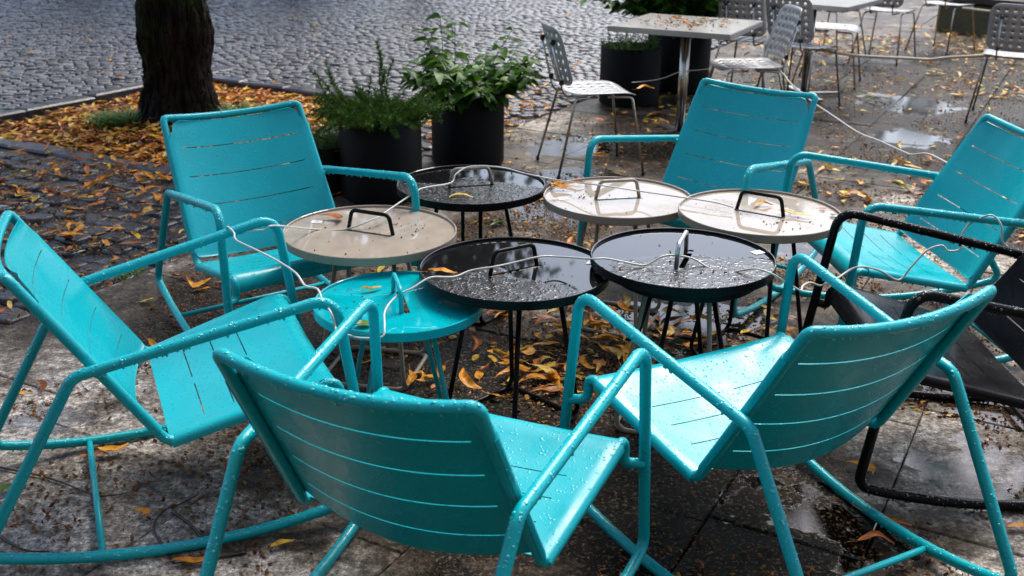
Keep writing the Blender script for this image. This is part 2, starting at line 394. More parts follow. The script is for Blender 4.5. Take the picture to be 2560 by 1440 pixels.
def make_chair():
    root = empty('rocking_chair')
    sides = []
    for sg in (1, -1):
        mb = MB().tube(side_path(sg), TR, closed=True, n=12); sides.append(mb.build('side_frame', M['teal'], root))
    mb = MB().tube(seat_tube(), .0127, n=12)
    tz = .515; t = (tz - S['zb0']) / (S['zb1'] - S['zb0']); bx = S['xb0'] + (S['xb1'] - S['xb0']) * t
    for sg in (1, -1): mb.tube([(bx, sg * (bhalf(t * BL) + .004), tz), (bx + .004, sg * (S['wf'] + .004), tz + .006)], .0085, n=10)
    bf = mb.build('back_frame', M['teal'], root)
    x = -.3169; yb = S['wf'] + S['wfb'] + .02
    cb = MB().tube([(x, yb, arcz(x)), (x, -yb, arcz(x))], .0088, n=10).build('crossbar', M['teal'], root)
    V, F = back_panel(); bp = mesh_obj('back_panel', V, F, M['teal'], root)
    V, F = seat_panel(); sp = mesh_obj('seat_panel', V, F, M['teal'], root)
    for o in (bp, sp):
        md = o.modifiers.new('thickness', 'SOLIDIFY'); md.thickness = .0022; md.offset = 0
        es = o.modifiers.new('crisp', 'EDGE_SPLIT'); es.split_angle = math.radians(38)
    V, F = drop_mesh(sides + [bf], 2000, .0010, .0040, .05, 170, 3)
    V2, F2 = drop_mesh([bp, sp], 420, .0007, .0020, -1.0, 0, 4)
    n0 = len(V); V += V2; F += [tuple(j + n0 for j in f) for f in F2]
    d = mesh_obj('water_droplets', V, F, M['drop_teal'], root); d['kind'] = 'stuff'
    return root
CH = {'A': (-0.9343, 2.5336, 0.4081, -0.0823), 'B': (-0.1567, 1.9855, 1.1685, -0.0234), 'C': (0.6453, 2.3254, 2.0658, -0.0373),
      'D': (-0.8281, 3.6235, -0.9315, -0.0261), 'F': (0.7899, 4.2112, -2.2706, -0.0193), 'E': (1.4313, 3.6657, 3.2343, -0.0201), 'G': (1.4, 2.7981, 3.122, -0.081)}
CHL = {'A': 'teal rocking chair seen from the side in left foreground, cable looped over its armrests',
       'B': 'teal rocking chair nearest the viewer, its back turned, beaded with rain along the top rail',
       'C': 'teal rocking chair with its back turned, between the nearest chair and the black chair',
       'D': 'teal rocking chair facing the viewer in front of the tree and herb pots',
       'F': 'teal rocking chair facing the viewer behind the two taupe tables, beside the perforated chairs',
       'E': 'teal rocking chair at the right edge, rain-speckled, with cable looped round its armrest',
       'G': 'black rocking chair at the right edge, the only black one'}
proto = make_chair()
for i, (k, (x, y, yaw, ph)) in enumerate(CH.items()):
    o = proto if i == 0 else copy_tree(proto)
    Rm = Matrix.Rotation(yaw, 3, 'Z') @ Matrix.Rotation(ph, 3, 'Y')
    c = Vector((0, 0, S['R'] ))
    o.location = Vector((x, y, 0)) + c - Rm @ c
    o.rotation_euler = (0, ph, yaw)
    tag(o, CHL[k], 'rocking chair', 'rocking chairs around the low tables')
    if k == 'G':
        for ch in o.children:
            ch.material_slots[0].link = 'OBJECT'
            ch.material_slots[0].material = M['drop_black'] if ch.name.startswith('water') else M['black']

# ------------------------------------------------------------------ round tray tables
def tri_fill(loops):
    bm = bmesh.new(); es = []
    for lp in loops:
        vs = [bm.verts.new((p[0], p[1], 0)) for p in lp]
        for i in range(len(vs)): es.append(bm.edges.new((vs[i], vs[(i + 1) % len(vs)])))
    bmesh.ops.triangle_fill(bm, use_beauty=True, use_dissolve=False, edges=es, normal=(0, 0, 1))
    bm.verts.index_update()
    V = [tuple(v.co) for v in bm.verts]; F = [tuple(v.index for v in f.verts) for f in bm.faces]; bm.free(); return V, F
def make_table(h, rad, ang, tray_m, rim_m, handle_m, base_m, label, sticker=None, base_rot=0., wall=.026):
    root = empty('side_table', (0, 0, 0))
    mb = MB()
    t = .0055; zin = -.0085; n = 96
    # rim wall and lip
    mb.lathe([(rad - t, zin), (rad - t, -.001), (rad - t * .75, 0), (rad - t * .3, 0), (rad, -.0018), (rad, -wall), (rad - .003, -wall), (rad - t - .004, -wall + .004), (rad - t - .004, zin - .004)], n)
    mb.V = [(x, y, z + h) for x, y, z in mb.V]
    ca, sa = math.cos(ang), math.sin(ang)
    outer = [((rad - t) * math.cos(2 * PI * k / n), (rad - t) * math.sin(2 * PI * k / n)) for k in range(n)]
    sl, sw = .078, .0085; slot = []
    for k in range(9): a = -PI / 2 + PI * k / 8; slot.append((sl + sw * math.cos(a), sw * math.sin(a)))
    for k in range(9): a = PI / 2 + PI * k / 8; slot.append((-sl + sw * math.cos(a), sw * math.sin(a)))
    off = .012
    slot = [(x * ca - (y - off) * sa, x * sa + (y - off) * ca) for x, y in slot]
    V, F = tri_fill([outer, slot])
    F = [f if (Vector(V[f[1]]) - Vector(V[f[0]])).cross(Vector(V[f[2]]) - Vector(V[f[0]])).z > 0 else f[::-1] for f in F]
    mb.add([(x, y, h + zin) for x, y, z in V], F); mb.add([(x, y, h + zin - .004) for x, y, z in V], [f[::-1] for f in F])
    ns = len(slot); mb.add([(x, y, h + zin) for x, y in slot] + [(x, y, h + zin - .004) for x, y in slot], [(k, (k + 1) % ns, ns + (k + 1) % ns, ns + k) for k in range(ns)])
    tray = mb.build('tray', tray_m, root, sharp=35)
    tray.data.materials.append(rim_m)
    for p_ in tray.data.polygons:
        if abs(p_.normal.z) < .8: p_.material_index = 1
    hp = fillet([(-.084, 0, zin - .006), (-.068, 0, .056), (.068, 0, .056), (.084, 0, zin - .006)], [0, .02, .02, 0], seg=6)
    hp = [(p.x * ca - (p.y + off * .3) * sa, p.x * sa + (p.y + off * .3) * ca, p.z + h) for p in hp]
    MB().tube(hp, .0066, n=12).build('handle', handle_m, root)
    # under frame: ring, four splayed legs, floor loop
    MB().tube([((rad - .035) * math.cos(2 * PI * k / 48), (rad - .035) * math.sin(2 * PI * k / 48), h - wall - .006) for k in range(48)], .0075, closed=True, n=8).build('ring', base_m, root)
    q = .172
    cs = []
    for k in range(4):
        a = base_rot + k * PI / 2
        cs.append(Vector((q * 1.2 * math.cos(a), q * 1.2 * math.sin(a), .0075)))
    for k in range(4):
        a = base_rot + k * PI / 2
        top = Vector(((rad - .08) * .62 * math.cos(a + .12), (rad - .08) * .62 * math.sin(a + .12), h - wall - .006))
        nx = cs[(k + 1) % 4]; c0 = cs[k]
        mid = c0.lerp(nx, .35)
        mb = MB().tube(fillet([top, c0, mid], [0, .035, 0], seg=7), .0075, n=10)
        rr = math.hypot(top.x, top.y)
        mb.tube([top, (top.x / rr * (rad - .035), top.y / rr * (rad - .035), top.z)], .0075, n=8)
        mb.build('leg', base_m, root)
    fl = []
    rad_l = []
    for k in range(4): fl.append(cs[k]); rad_l.append(.035)
    MB().tube(fillet(fl, rad_l, closed=True, seg=6), .0074, closed=True, n=10).build('floor_loop', base_m, root)
    if sticker:
        (sx, sy, sa2) = sticker
        mb = MB().box((0, 0, 0), (.036, .028, .0006)); o = mb.build('paper_label', M['sticker'], root, smooth=False)
        o.location = (sx, sy, h + zin + .0012); o.rotation_euler = (0, 0, sa2)
        p = MB().box((0, 0, .0006), (.016, .010, .0006)).build('label_print', M['stickermark'], o, smooth=False)
    tag(root, label, 'table', 'round tray tables in the middle')
    return root
TB = {'T1': (-0.4619, 3.2987, 0.5, 0.2808, -0.4058), 'T2': (-0.1577, 3.877, 0.5, 0.2787, 0.3053), 'T3': (0.3819, 3.7647, 0.49, 0.2718, 0.2146),
      'T4': (0.8347, 3.4783, 0.527, 0.2733, -0.572), 'T5': (0.0069, 2.9627, 0.5, 0.2812, 0.5993), 'T7': (0.5014, 2.9794, 0.535, 0.2711, 1.25), 'T6': (-0.3208, 2.8181, 0.448, 0.2405, 1.8164)}
TS = {'T1': ('tray_taupe', 'taupe', 'black', 'taupe', 'taupe round tray table with a black handle, at the front left chair', (-.19, .1, .1), .6),
      'T2': ('tray_black', 'black', 'taupe', 'black', 'black round tray table with a pale handle, rearmost, just in front of the herb pots', None, .2),
      'T3': ('tray_taupe', 'taupe', 'taupe', 'taupe', 'taupe round tray table with a taupe handle, rain-soaked and shining', (-.2, -.02, .3), .35),
      'T4': ('tray_taupe', 'taupe', 'black', 'black', 'taupe round tray table with a black handle, farthest right of the tables', None, .1),
      'T5': ('tray_black', 'black', 'black', 'black', 'black round tray table with a black handle, overlapping the teal table', (.235, .06, -.4), -1.56),
      'T7': ('tray_black', 'black', 'steel', 'taupe', 'black round tray table with a bare metal handle and taupe legs', (.235, .06, .5), .45),
      'T6': ('tray_teal', 'teal', 'teal', 'teal', 'small teal round tray table, the only teal one, under the edge of a black one', None, 1.0)}
for k, (x, y, h, r, a) in TB.items():
    tm, pm, hm, bm_, lab, st, br = TS[k]
    t = make_table(h, r, a, M[tm], M[pm], M[hm], M[bm_], lab, st, br)
    t.location = (x, y, 0)
# smaller black table pushed in under the one with the metal handle
t = make_table(.488, .215, 1.1, M['tray_black'], M['black'], M['black'], M['black'], 'small black table nested underneath the black table with metal handle, only its legs showing', None, .95)
t.location = (.515, 3.0, 0)
for ch in list(t.children):
    if ch.name.startswith('handle'): bpy.data.objects.remove(ch)

# ------------------------------------------------------------------ perforated cafe chairs
def perf_panel(nx, ny, px, py, rh, margin, rc):
    """flat panel in local (x,y), centred, with real round holes; returns V,F,halfsizes"""
    V = []; F = []; idx = {}
    def vid(x, y):
        k = (round(x, 6), round(y, 6))
        if k not in idx: idx[k] = len(V); V.append((x, y))
        return idx[k]
    W_, H_ = nx * px, ny * py; K = 16
    for i in range(nx):
        for j in range(ny):
            cx = -W_ / 2 + (i + .5) * px; cy = -H_ / 2 + (j + .5) * py
            ring = []; sq = []
            for k in range(K):
                a = 2 * PI * (k + .0) / K
                c_, s_ = math.cos(a), math.sin(a); m_ = max(abs(c_), abs(s_))
                sq.append(vid(cx + c_ / m_ * px / 2, cy + s_ / m_ * py / 2))
                V.append((cx + rh * c_, cy + rh * s_)); ring.append(len(V) - 1)
            for k in range(K): F.append((sq[k], sq[(k + 1) % K], ring[(k + 1) % K], ring[k]))
    # margin frame with rounded corners: connect grid boundary points outward
    bx, by = W_ / 2, H_ / 2; HX, HY = bx + margin, by + margin
    B = [k for k in idx if abs(abs(k[0]) - bx) < 1e-5 or abs(abs(k[1]) - by) < 1e-5]
    B.sort(key=lambda q: math.atan2(q[1], q[0]))
    out = []
    for (x, y) in B:
        ox = HX * x / bx; oy = HY * y / by
        # push onto rounded rectangle
        ax, ay = abs(ox), abs(oy); cx, cy = HX - rc, HY - rc
        if ax > cx and ay > cy:
            dx, dy = ax - cx, ay - cy; l = math.hypot(dx, dy); ax, ay = cx + dx / l * rc, cy + dy / l * rc
        V.append((math.copysign(ax, ox), math.copysign(ay, oy))); out.append(len(V) - 1)
    m = len(B)
    for i in range(m): F.append((idx[B[i]], out[i], out[(i + 1) % m], idx[B[(i + 1) % m]]))
    return V, F, HX, HY
SEATP = perf_panel(5, 5, .066, .066, .0115, .034, .075)
BACKP = perf_panel(6, 6, .055, .049, .0102, .022, .07)
def make_cafe_chair():
    root = empty('cafe_chair')
    V, F, HX, HY = SEATP
    P = []
    for x, y in V:
        z = .452 + .012 * (abs(y) / HY) ** 2
        if x > .10: z -= .9 * (x - .10) ** 2 * 2.2
        if x < -.12: z += (x + .12) ** 2 * 1.6
        P.append((x, y, z))
    s_ = mesh_obj('seat', P, F, M['alu'], root)
    V, F, HX2, HY2 = BACKP
    P = []; tilt = math.radians(17)
    for x, y in V:      # x -> width, y -> up
        q = (y + HY2); d = .035 * (1 - (x / HX2) ** 2) * .9
        P.append((-.205 - q * math.sin(tilt) - d + .03, x, .500 + q * math.cos(tilt)))
    b_ = mesh_obj('backrest', P, F, M['alu'], root)
    for o in (s_, b_):
        md = o.modifiers.new('thickness', 'SOLIDIFY'); md.thickness = .004; md.offset = 0
    for sx in (1, -1):
        for sy in (1, -1):
            foot = (.235 * sx - (.0 if sx > 0 else .03), sy * .225, .012)
            pts = fillet([(.03 * sx, sy * .15, .436), (.165 * sx, sy * .175, .436), foot], [0, .03, 0], seg=6)
            mb = MB().tube(pts, .0075, n=8); lg = mb.build('leg', M['steel'], root)
            MB().tube([(foot[0], foot[1], .022), (foot[0], foot[1], 0)], .0098, n=8).build('foot_cap', M['rubber'], lg)
    for sy in (1, -1):
        top = (-.205 - .26 * math.sin(tilt) - .012, sy * .105, .5 + .26 * math.cos(tilt))
        low = (-.215 - .0 - .010, sy * .105, .485)
        pts = fillet([(-.03, sy * .105, .436), (-.205, sy * .105, .436), low, top], [0, .03, .02, 0], seg=5)
        rod = MB().tube(pts, .0065, n=8).build('back_support', M['steel'], root)
        for t_ in (.12, .95):
            c = Vector(low).lerp(Vector(top), t_); MB().box(c + Vector((.004, 0, 0)), (.022, .022, .028)).build('clip', M['rubber'], rod, smooth=False)
    return root
CC = [  # x, y, yaw deg, label
    (.455, 6.08, 14, 'grey perforated cafe chair left of the near square table, a leaf on its seat'),
    (1.50, 7.02, 186, 'grey perforated cafe chair right of the near square table, its bright wet seat facing left'),
    (1.78, 8.22, 57, 'grey perforated cafe chair seen from behind, beside the tall potted shrub'),
    (2.10, 7.93, 46, 'grey perforated cafe chair seen from behind, pushed up to the far square table'),
    (2.62, 8.98, -22, 'grey perforated cafe chair glimpsed beneath the far square table, pale seat turned right'),
    (3.50, 10.30, 52, 'grey perforated cafe chair seen from behind, right of the far square table, seat reaching right'),
    (3.02, 10.45, 128, 'grey perforated cafe chair half hidden behind the far square table corner'),
    (4.28, 10.92, 38, 'grey perforated cafe chair farthest back, in front of the concrete block'),
    (3.50, 7.60, 63, 'grey perforated cafe chair at the right edge, rope tied at its seat'),
]
cproto = make_cafe_chair()
for i, (x, y, a, lab) in enumerate(CC):
    o = cproto if i == 0 else copy_tree(cproto)
    o.location = (x, y, 0); o.rotation_euler = (0, 0, math.radians(a))
    tag(o, lab, 'chair', 'perforated cafe chairs')

def make_square_table(x, y, a, h, size, label):
    root = empty('square_table', (x, y, 0), math.radians(a))
    mb = MB(); s2 = size / 2
    bm = bmesh.new(); bmesh.ops.create_cube(bm, size=1.); bmesh.ops.scale(bm, vec=(size, size, .034), verts=bm.verts)
    bmesh.ops.bevel(bm, geom=list(bm.edges), offset=.004, segments=2, affect='EDGES')
    bmesh.ops.translate(bm, vec=(0, 0, h - .017), verts=bm.verts)
    V = [tuple(v.co) for v in bm.verts]; bm.verts.index_update(); F = [tuple(v.index for v in f.verts) for f in bm.faces]; bm.free()
    mb.add(V, F); mb.build('tabletop', M['tabletop'], root, smooth=False)
    mb = MB().box((0, 0, h - .043), (.46, .05, .018)).box((0, 0, h - .046), (.05, .46, .016)); mb.build('underframe', M['rubber'], root, smooth=False)
    MB().tube([(0, 0, .03), (0, 0, h - .05)], .031, n=24).build('pole', M['steel'], root)
    mb = MB()
    for k in range(4):
        c, s_ = math.cos(k * PI / 2 + PI / 4), math.sin(k * PI / 2 + PI / 4)
        R_ = Matrix.Rotation(k * PI / 2 + PI / 4, 3, 'Z')
        mb.box((c * .165, s_ * .165, .022), (.27, .05, .02), R_)
    mb.build('foot_cross', M['steel'], root, smooth=False)
    tag(root, label, 'table', 'square cafe tables'); return root
make_square_table(1.09, 6.95, 63.8, .72, .78, 'square grey cafe table on a steel pole, its wet top littered with leaves')
make_square_table(2.26, 8.36, 54.6, .74, .80, 'second square grey cafe table behind the first, partly out of frame')
# ------------------------------------------------------------------ ground frame: u along the paving edge, v across it
UX, UY = .4741, .8805
def w2(u, v): return (u * UX + v * UY, u * UY - v * UX)
def uv(x, y): return (x * UX + y * UY, x * UY - y * UX)
EDGE = -3.367
ISL = 'Random Per Island'
def wet_stone(name, cols, speck, sscale, rlo, rhi, pud_lo, pud_hi, bump=.5, bscale=90, wetdark=.45, isl=.25, pscale=1.3, pudr=.03, spec=.5):
    m, nt, b = new_mat(name)
    g = N(nt, 'ShaderNodeNewGeometry')
    big = N(nt, 'ShaderNodeTexNoise', i_Scale=pscale, i_Detail=5., i_Roughness=.55); L(nt, g, 'Position', big, 'Vector')
    pud = ramp(nt, big, 0, [(pud_lo, 0.), (pud_hi, 1.)])
    stain = N(nt, 'ShaderNodeTexNoise', i_Scale=4.5, i_Detail=8., i_Roughness=.65); L(nt, g, 'Position', stain, 'Vector')
    base = ramp(nt, stain, 0, [(.3, cols[0]), (.5, cols[1]), (.72, cols[2])])
    sp = N(nt, 'ShaderNodeTexNoise', i_Scale=sscale, i_Detail=4., i_Roughness=.8); L(nt, g, 'Position', sp, 'Vector')
    spr = ramp(nt, sp, 0, [(.36, 1 - speck), (.5, 1.), (.64, 1 + speck)])
    mul = N(nt, 'ShaderNodeMix', data_type='RGBA', blend_type='MULTIPLY'); mul.inputs[0].default_value = 1
    L(nt, base, 0, mul, 6); L(nt, spr, 0, mul, 7)
    ir = N(nt, 'ShaderNodeMapRange'); L(nt, g, ISL, ir, 0); ir.inputs[3].default_value = 1 - isl; ir.inputs[4].default_value = 1 + isl
    mul2 = N(nt, 'ShaderNodeMix', data_type='RGBA', blend_type='MULTIPLY'); mul2.inputs[0].default_value = 1
    L(nt, mul, 2, mul2, 6); L(nt, ir, 0, mul2, 7)
    dk = N(nt, 'ShaderNodeMapRange'); L(nt, pud, 0, dk, 0); dk.inputs[3].default_value = 1; dk.inputs[4].default_value = wetdark
    mul3 = N(nt, 'ShaderNodeMix', data_type='RGBA', blend_type='MULTIPLY'); mul3.inputs[0].default_value = 1
    L(nt, mul2, 2, mul3, 6); L(nt, dk, 0, mul3, 7); L(nt, mul3, 2, b, 'Base Color')
    rn = ramp(nt, stain, 0, [(.35, rlo), (.65, rhi)])
    rr = mixf(nt, pud, 0, (rn, 0), pudr); L(nt, rr, 0, b, 'Roughness')
    bn = N(nt, 'ShaderNodeTexNoise', i_Scale=bscale, i_Detail=6., i_Roughness=.7); L(nt, g, 'Position', bn, 'Vector')
    inv = N(nt, 'ShaderNodeMapRange'); L(nt, pud, 0, inv, 0); inv.inputs[3].default_value = 1; inv.inputs[4].default_value = .06
    st = math_n(nt, 'MULTIPLY', inv, 0, val=bump)
    bp = N(nt, 'ShaderNodeBump', i_Distance=.006); L(nt, bn, 0, bp, 'Height'); L(nt, st, 0, bp, 'Strength'); L(nt, bp, 0, b, 'Normal')
    b.inputs['Specular IOR Level'].default_value = .5
    return m
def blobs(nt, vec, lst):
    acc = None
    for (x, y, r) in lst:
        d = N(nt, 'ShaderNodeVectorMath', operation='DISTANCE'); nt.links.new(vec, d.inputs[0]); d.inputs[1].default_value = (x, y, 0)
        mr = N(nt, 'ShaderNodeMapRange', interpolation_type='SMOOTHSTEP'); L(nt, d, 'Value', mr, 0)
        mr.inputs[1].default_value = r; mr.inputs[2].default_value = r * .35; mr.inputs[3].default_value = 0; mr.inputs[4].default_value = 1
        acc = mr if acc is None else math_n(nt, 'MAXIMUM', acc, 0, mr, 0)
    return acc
def slab_mat():
    """old granite paving: drier pale slabs, soaked dirty ones, painted shade under the furniture, standing water"""
    m, nt, b = new_mat('wet_granite_slabs')
    g = N(nt, 'ShaderNodeNewGeometry')
    wob = N(nt, 'ShaderNodeTexNoise', i_Scale=5., i_Detail=6., i_Roughness=.65); L(nt, g, 'Position', wob, 'Vector')
    ws = N(nt, 'ShaderNodeVectorMath', operation='MULTIPLY_ADD'); L(nt, wob, 'Color', ws, 0); ws.inputs[1].default_value = (.9, .9, 0)
    flat = N(nt, 'ShaderNodeVectorMath', operation='MULTIPLY_ADD'); L(nt, g, 'Position', flat, 0); flat.inputs[1].default_value = (1, 1, 0); flat.inputs[2].default_value = (-.45, -.45, 0)
    L(nt, flat, 0, ws, 2)
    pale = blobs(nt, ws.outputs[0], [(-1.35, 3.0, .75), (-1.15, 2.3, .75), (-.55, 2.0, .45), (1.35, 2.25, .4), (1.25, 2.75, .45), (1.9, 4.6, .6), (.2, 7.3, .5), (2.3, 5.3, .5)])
    dark = blobs(nt, ws.outputs[0], [(.45, 2.4, .75), (-.1, 3.2, .65), (.5, 3.1, .6), (-.9, 3.7, .7), (-.4, 2.75, .4), (.9, 6.9, .9), (1.9, 7.6, .8), (2.6, 4.9, .5), (1.2, 5.6, .5), (3.2, 8.4, 2.6), (4.6, 10.6, 1.6), (2.6, 6.3, 1.0)])  # soaked slabs, with the shade under chairs and tables put into their colour
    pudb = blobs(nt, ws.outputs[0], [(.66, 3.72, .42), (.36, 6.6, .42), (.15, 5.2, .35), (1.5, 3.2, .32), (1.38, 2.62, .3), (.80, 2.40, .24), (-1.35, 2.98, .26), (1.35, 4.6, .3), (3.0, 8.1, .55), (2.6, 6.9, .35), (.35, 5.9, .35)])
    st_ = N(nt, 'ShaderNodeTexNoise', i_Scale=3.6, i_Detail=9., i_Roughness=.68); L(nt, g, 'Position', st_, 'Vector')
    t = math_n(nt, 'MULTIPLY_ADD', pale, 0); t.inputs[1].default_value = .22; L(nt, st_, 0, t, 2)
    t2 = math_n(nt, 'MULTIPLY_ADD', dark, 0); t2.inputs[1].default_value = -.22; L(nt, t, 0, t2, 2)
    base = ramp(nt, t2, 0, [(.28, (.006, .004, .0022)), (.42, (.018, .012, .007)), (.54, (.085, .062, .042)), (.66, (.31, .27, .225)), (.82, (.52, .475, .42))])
    sp = N(nt, 'ShaderNodeTexNoise', i_Scale=62., i_Detail=6., i_Roughness=.9); L(nt, g, 'Position', sp, 'Vector')
    spr = ramp(nt, sp, 0, [(.37, .12), (.46, .6), (.54, 1.15), (.63, 2.2)])
    mul = N(nt, 'ShaderNodeMix', data_type='RGBA', blend_type='MULTIPLY'); mul.inputs[0].default_value = 1
    L(nt, base, 0, mul, 6); L(nt, spr, 0, mul, 7)
    md_ = N(nt, 'ShaderNodeTexNoise', i_Scale=21., i_Detail=7., i_Roughness=.75); L(nt, g, 'Position', md_, 'Vector')
    mdr = ramp(nt, md_, 0, [(.36, .22), (.47, .75), (.55, 1.15), (.66, 1.7)])
    mm_ = N(nt, 'ShaderNodeMix', data_type='RGBA', blend_type='MULTIPLY'); mm_.inputs[0].default_value = 1; L(nt, mul, 2, mm_, 6); L(nt, mdr, 0, mm_, 7); mul = mm_
    gr = N(nt, 'ShaderNodeTexNoise', i_Scale=78., i_Detail=4., i_Roughness=.8); L(nt, g, 'Position', gr, 'Vector')
    grm = ramp(nt, gr, 0, [(.545, 0.), (.62, .85)])
    mul = mixc(nt, grm, 0, (mul, 2), (.19, .145, .10))
    ir = N(nt, 'ShaderNodeMapRange'); L(nt, g, ISL, ir, 0); ir.inputs[3].default_value = .78; ir.inputs[4].default_value = 1.2
    m2 = N(nt, 'ShaderNodeMix', data_type='RGBA', blend_type='MULTIPLY'); m2.inputs[0].default_value = 1; L(nt, mul, 2, m2, 6); L(nt, ir, 0, m2, 7)
    mo = N(nt, 'ShaderNodeTexNoise', i_Scale=1.7, i_Detail=7., i_Roughness=.7); L(nt, flat, 0, mo, 'Vector')
    mor = ramp(nt, mo, 0, [(.55, 0.), (.70, .75)])
    m3 = mixc(nt, mor, 0, (m2, 2), (.030, .026, .006))
    pn = N(nt, 'ShaderNodeTexNoise', i_Scale=7., i_Detail=6., i_Roughness=.6); L(nt, g, 'Position', pn, 'Vector')
    pa = math_n(nt, 'MULTIPLY_ADD', pudb, 0); pa.inputs[1].default_value = .42; L(nt, pn, 0, pa, 2)
    pud = ramp(nt, pa, 0, [(.70, 0.), (.78, 1.)])
    dk = N(nt, 'ShaderNodeMapRange'); L(nt, pud, 0, dk, 0); dk.inputs[3].default_value = 1; dk.inputs[4].default_value = .45
    m4 = N(nt, 'ShaderNodeMix', data_type='RGBA', blend_type='MULTIPLY'); m4.inputs[0].default_value = 1; L(nt, m3, 2, m4, 6); L(nt, dk, 0, m4, 7); L(nt, m4, 2, b, 'Base Color')
    rn = ramp(nt, t2, 0, [(.36, .24), (.50, .36), (.68, .6)])
    rr = mixf(nt, pud, 0, (rn, 0), .03); L(nt, rr, 0, b, 'Roughness')
    sr = ramp(nt, t2, 0, [(.38, .12), (.6, .2)]); sm = mixf(nt, pud, 0, (sr, 0), .55); L(nt, sm, 0, b, 'Specular IOR Level')
    bn = N(nt, 'ShaderNodeTexNoise', i_Scale=70., i_Detail=7., i_Roughness=.75); L(nt, g, 'Position', bn, 'Vector')
    inv = N(nt, 'ShaderNodeMapRange'); L(nt, pud, 0, inv, 0); inv.inputs[3].default_value = .9; inv.inputs[4].default_value = .035
    bp = N(nt, 'ShaderNodeBump', i_Distance=.009); L(nt, bn, 0, bp, 'Height'); L(nt, inv, 0, bp, 'Strength'); L(nt, bp, 0, b, 'Normal')
    return m
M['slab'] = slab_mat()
M['sett'] = wet_stone('grey_granite_setts', [(.032, .032, .037), (.068, .068, .076), (.13, .129, .141)], .5, 120, .2, .42, .58, .68, bump=.45, bscale=70, wetdark=.6, isl=.35, pscale=.8, pudr=.2, spec=.5)
M['sett_dark'] = wet_stone('dark_basalt_setts', [(.010, .010, .012), (.020, .020, .023), (.045, .044, .046)], .5, 120, .16, .4, .55, .62, bump=.55, bscale=60, wetdark=.55, isl=.45, pscale=1.6, pudr=.12, spec=.3)
M['kerbm'] = wet_stone('kerb_stone', [(.018, .017, .02), (.035, .033, .037), (.06, .057, .06)], .5, 120, .2, .42, .6, .7, bump=.5, bscale=60, isl=.2)
M['earth'] = simple('wet_black_earth', (.045, .022, .009), spec=.1, rough=.9, bump=1.2, bscale=35, var=.7)
M['joint'] = simple('dirt_in_the_joints', (.018, .014, .010), rough=.7, bump=1., bscale=80, var=.6)

def st(o): o['kind'] = 'structure'; return o
# base ground to the horizon
st(mesh_obj('ground', [(-400, -400, -.07), (400, -400, -.07), (400, 400, -.07), (-400, 400, -.07)], [(0, 1, 2, 3)], M['joint'], smooth=False))
# slabs
def block_mesh(cells, top, depth, bev, jit=.0015, seed=5):
    rg = np.random.default_rng(seed); V = []; F = []
    for (u0, u1, v0, v1) in cells:
        n0 = len(V); dz = rg.normal() * jit; ta, tb = rg.normal(size=2) * jit * .8
        for (lv, ins, z) in ((0, 0, -depth), (1, 0, -bev), (2, bev, 0)):
            for (a, b_) in ((u0 + ins, v0 + ins), (u1 - ins, v0 + ins), (u1 - ins, v1 - ins), (u0 + ins, v1 - ins)):
                x, y = w2(a, b_); V.append((x, y, top + z + dz + (ta * (1 if a > (u0 + u1) / 2 else -1) + tb * (1 if b_ > (v0 + v1) / 2 else -1))))
        for lv in (0, 4):
            for k in range(4):
                k2 = (k + 1) % 4; F.append((n0 + lv + k2, n0 + lv + k, n0 + lv + 4 + k, n0 + lv + 4 + k2))
        F.append((n0 + 11, n0 + 10, n0 + 9, n0 + 8))
    return V, F
cells = []; v = EDGE; wl = [.64, .82, .61, .61, .40, .78, .62, .8, .6, .7, .65, .8, .6, .7, .62, .8, .66, .7, .6, .8]
starts = {0: 2.03, 1: 2.788 - .9, 2: 2.788 - .75, 3: 2.788}
for ci, w in enumerate(wl):
    u = starts.get(ci, 2.0 + rng.random()) - 5.0
    while u < 15.5:
        l = .62 + .42 * rng.random()
        if ci in starts and u < starts[ci] < u + l: l = max(.35, starts[ci] - u)
        cells.append((u + .0017, u + l - .0017, v + .0017, v + w - .0017)); u += l
    v += w
V, F = block_mesh(cells, 0, .05, .004)
st(mesh_obj('patio_paving', V, F, M['slab'], smooth=False))
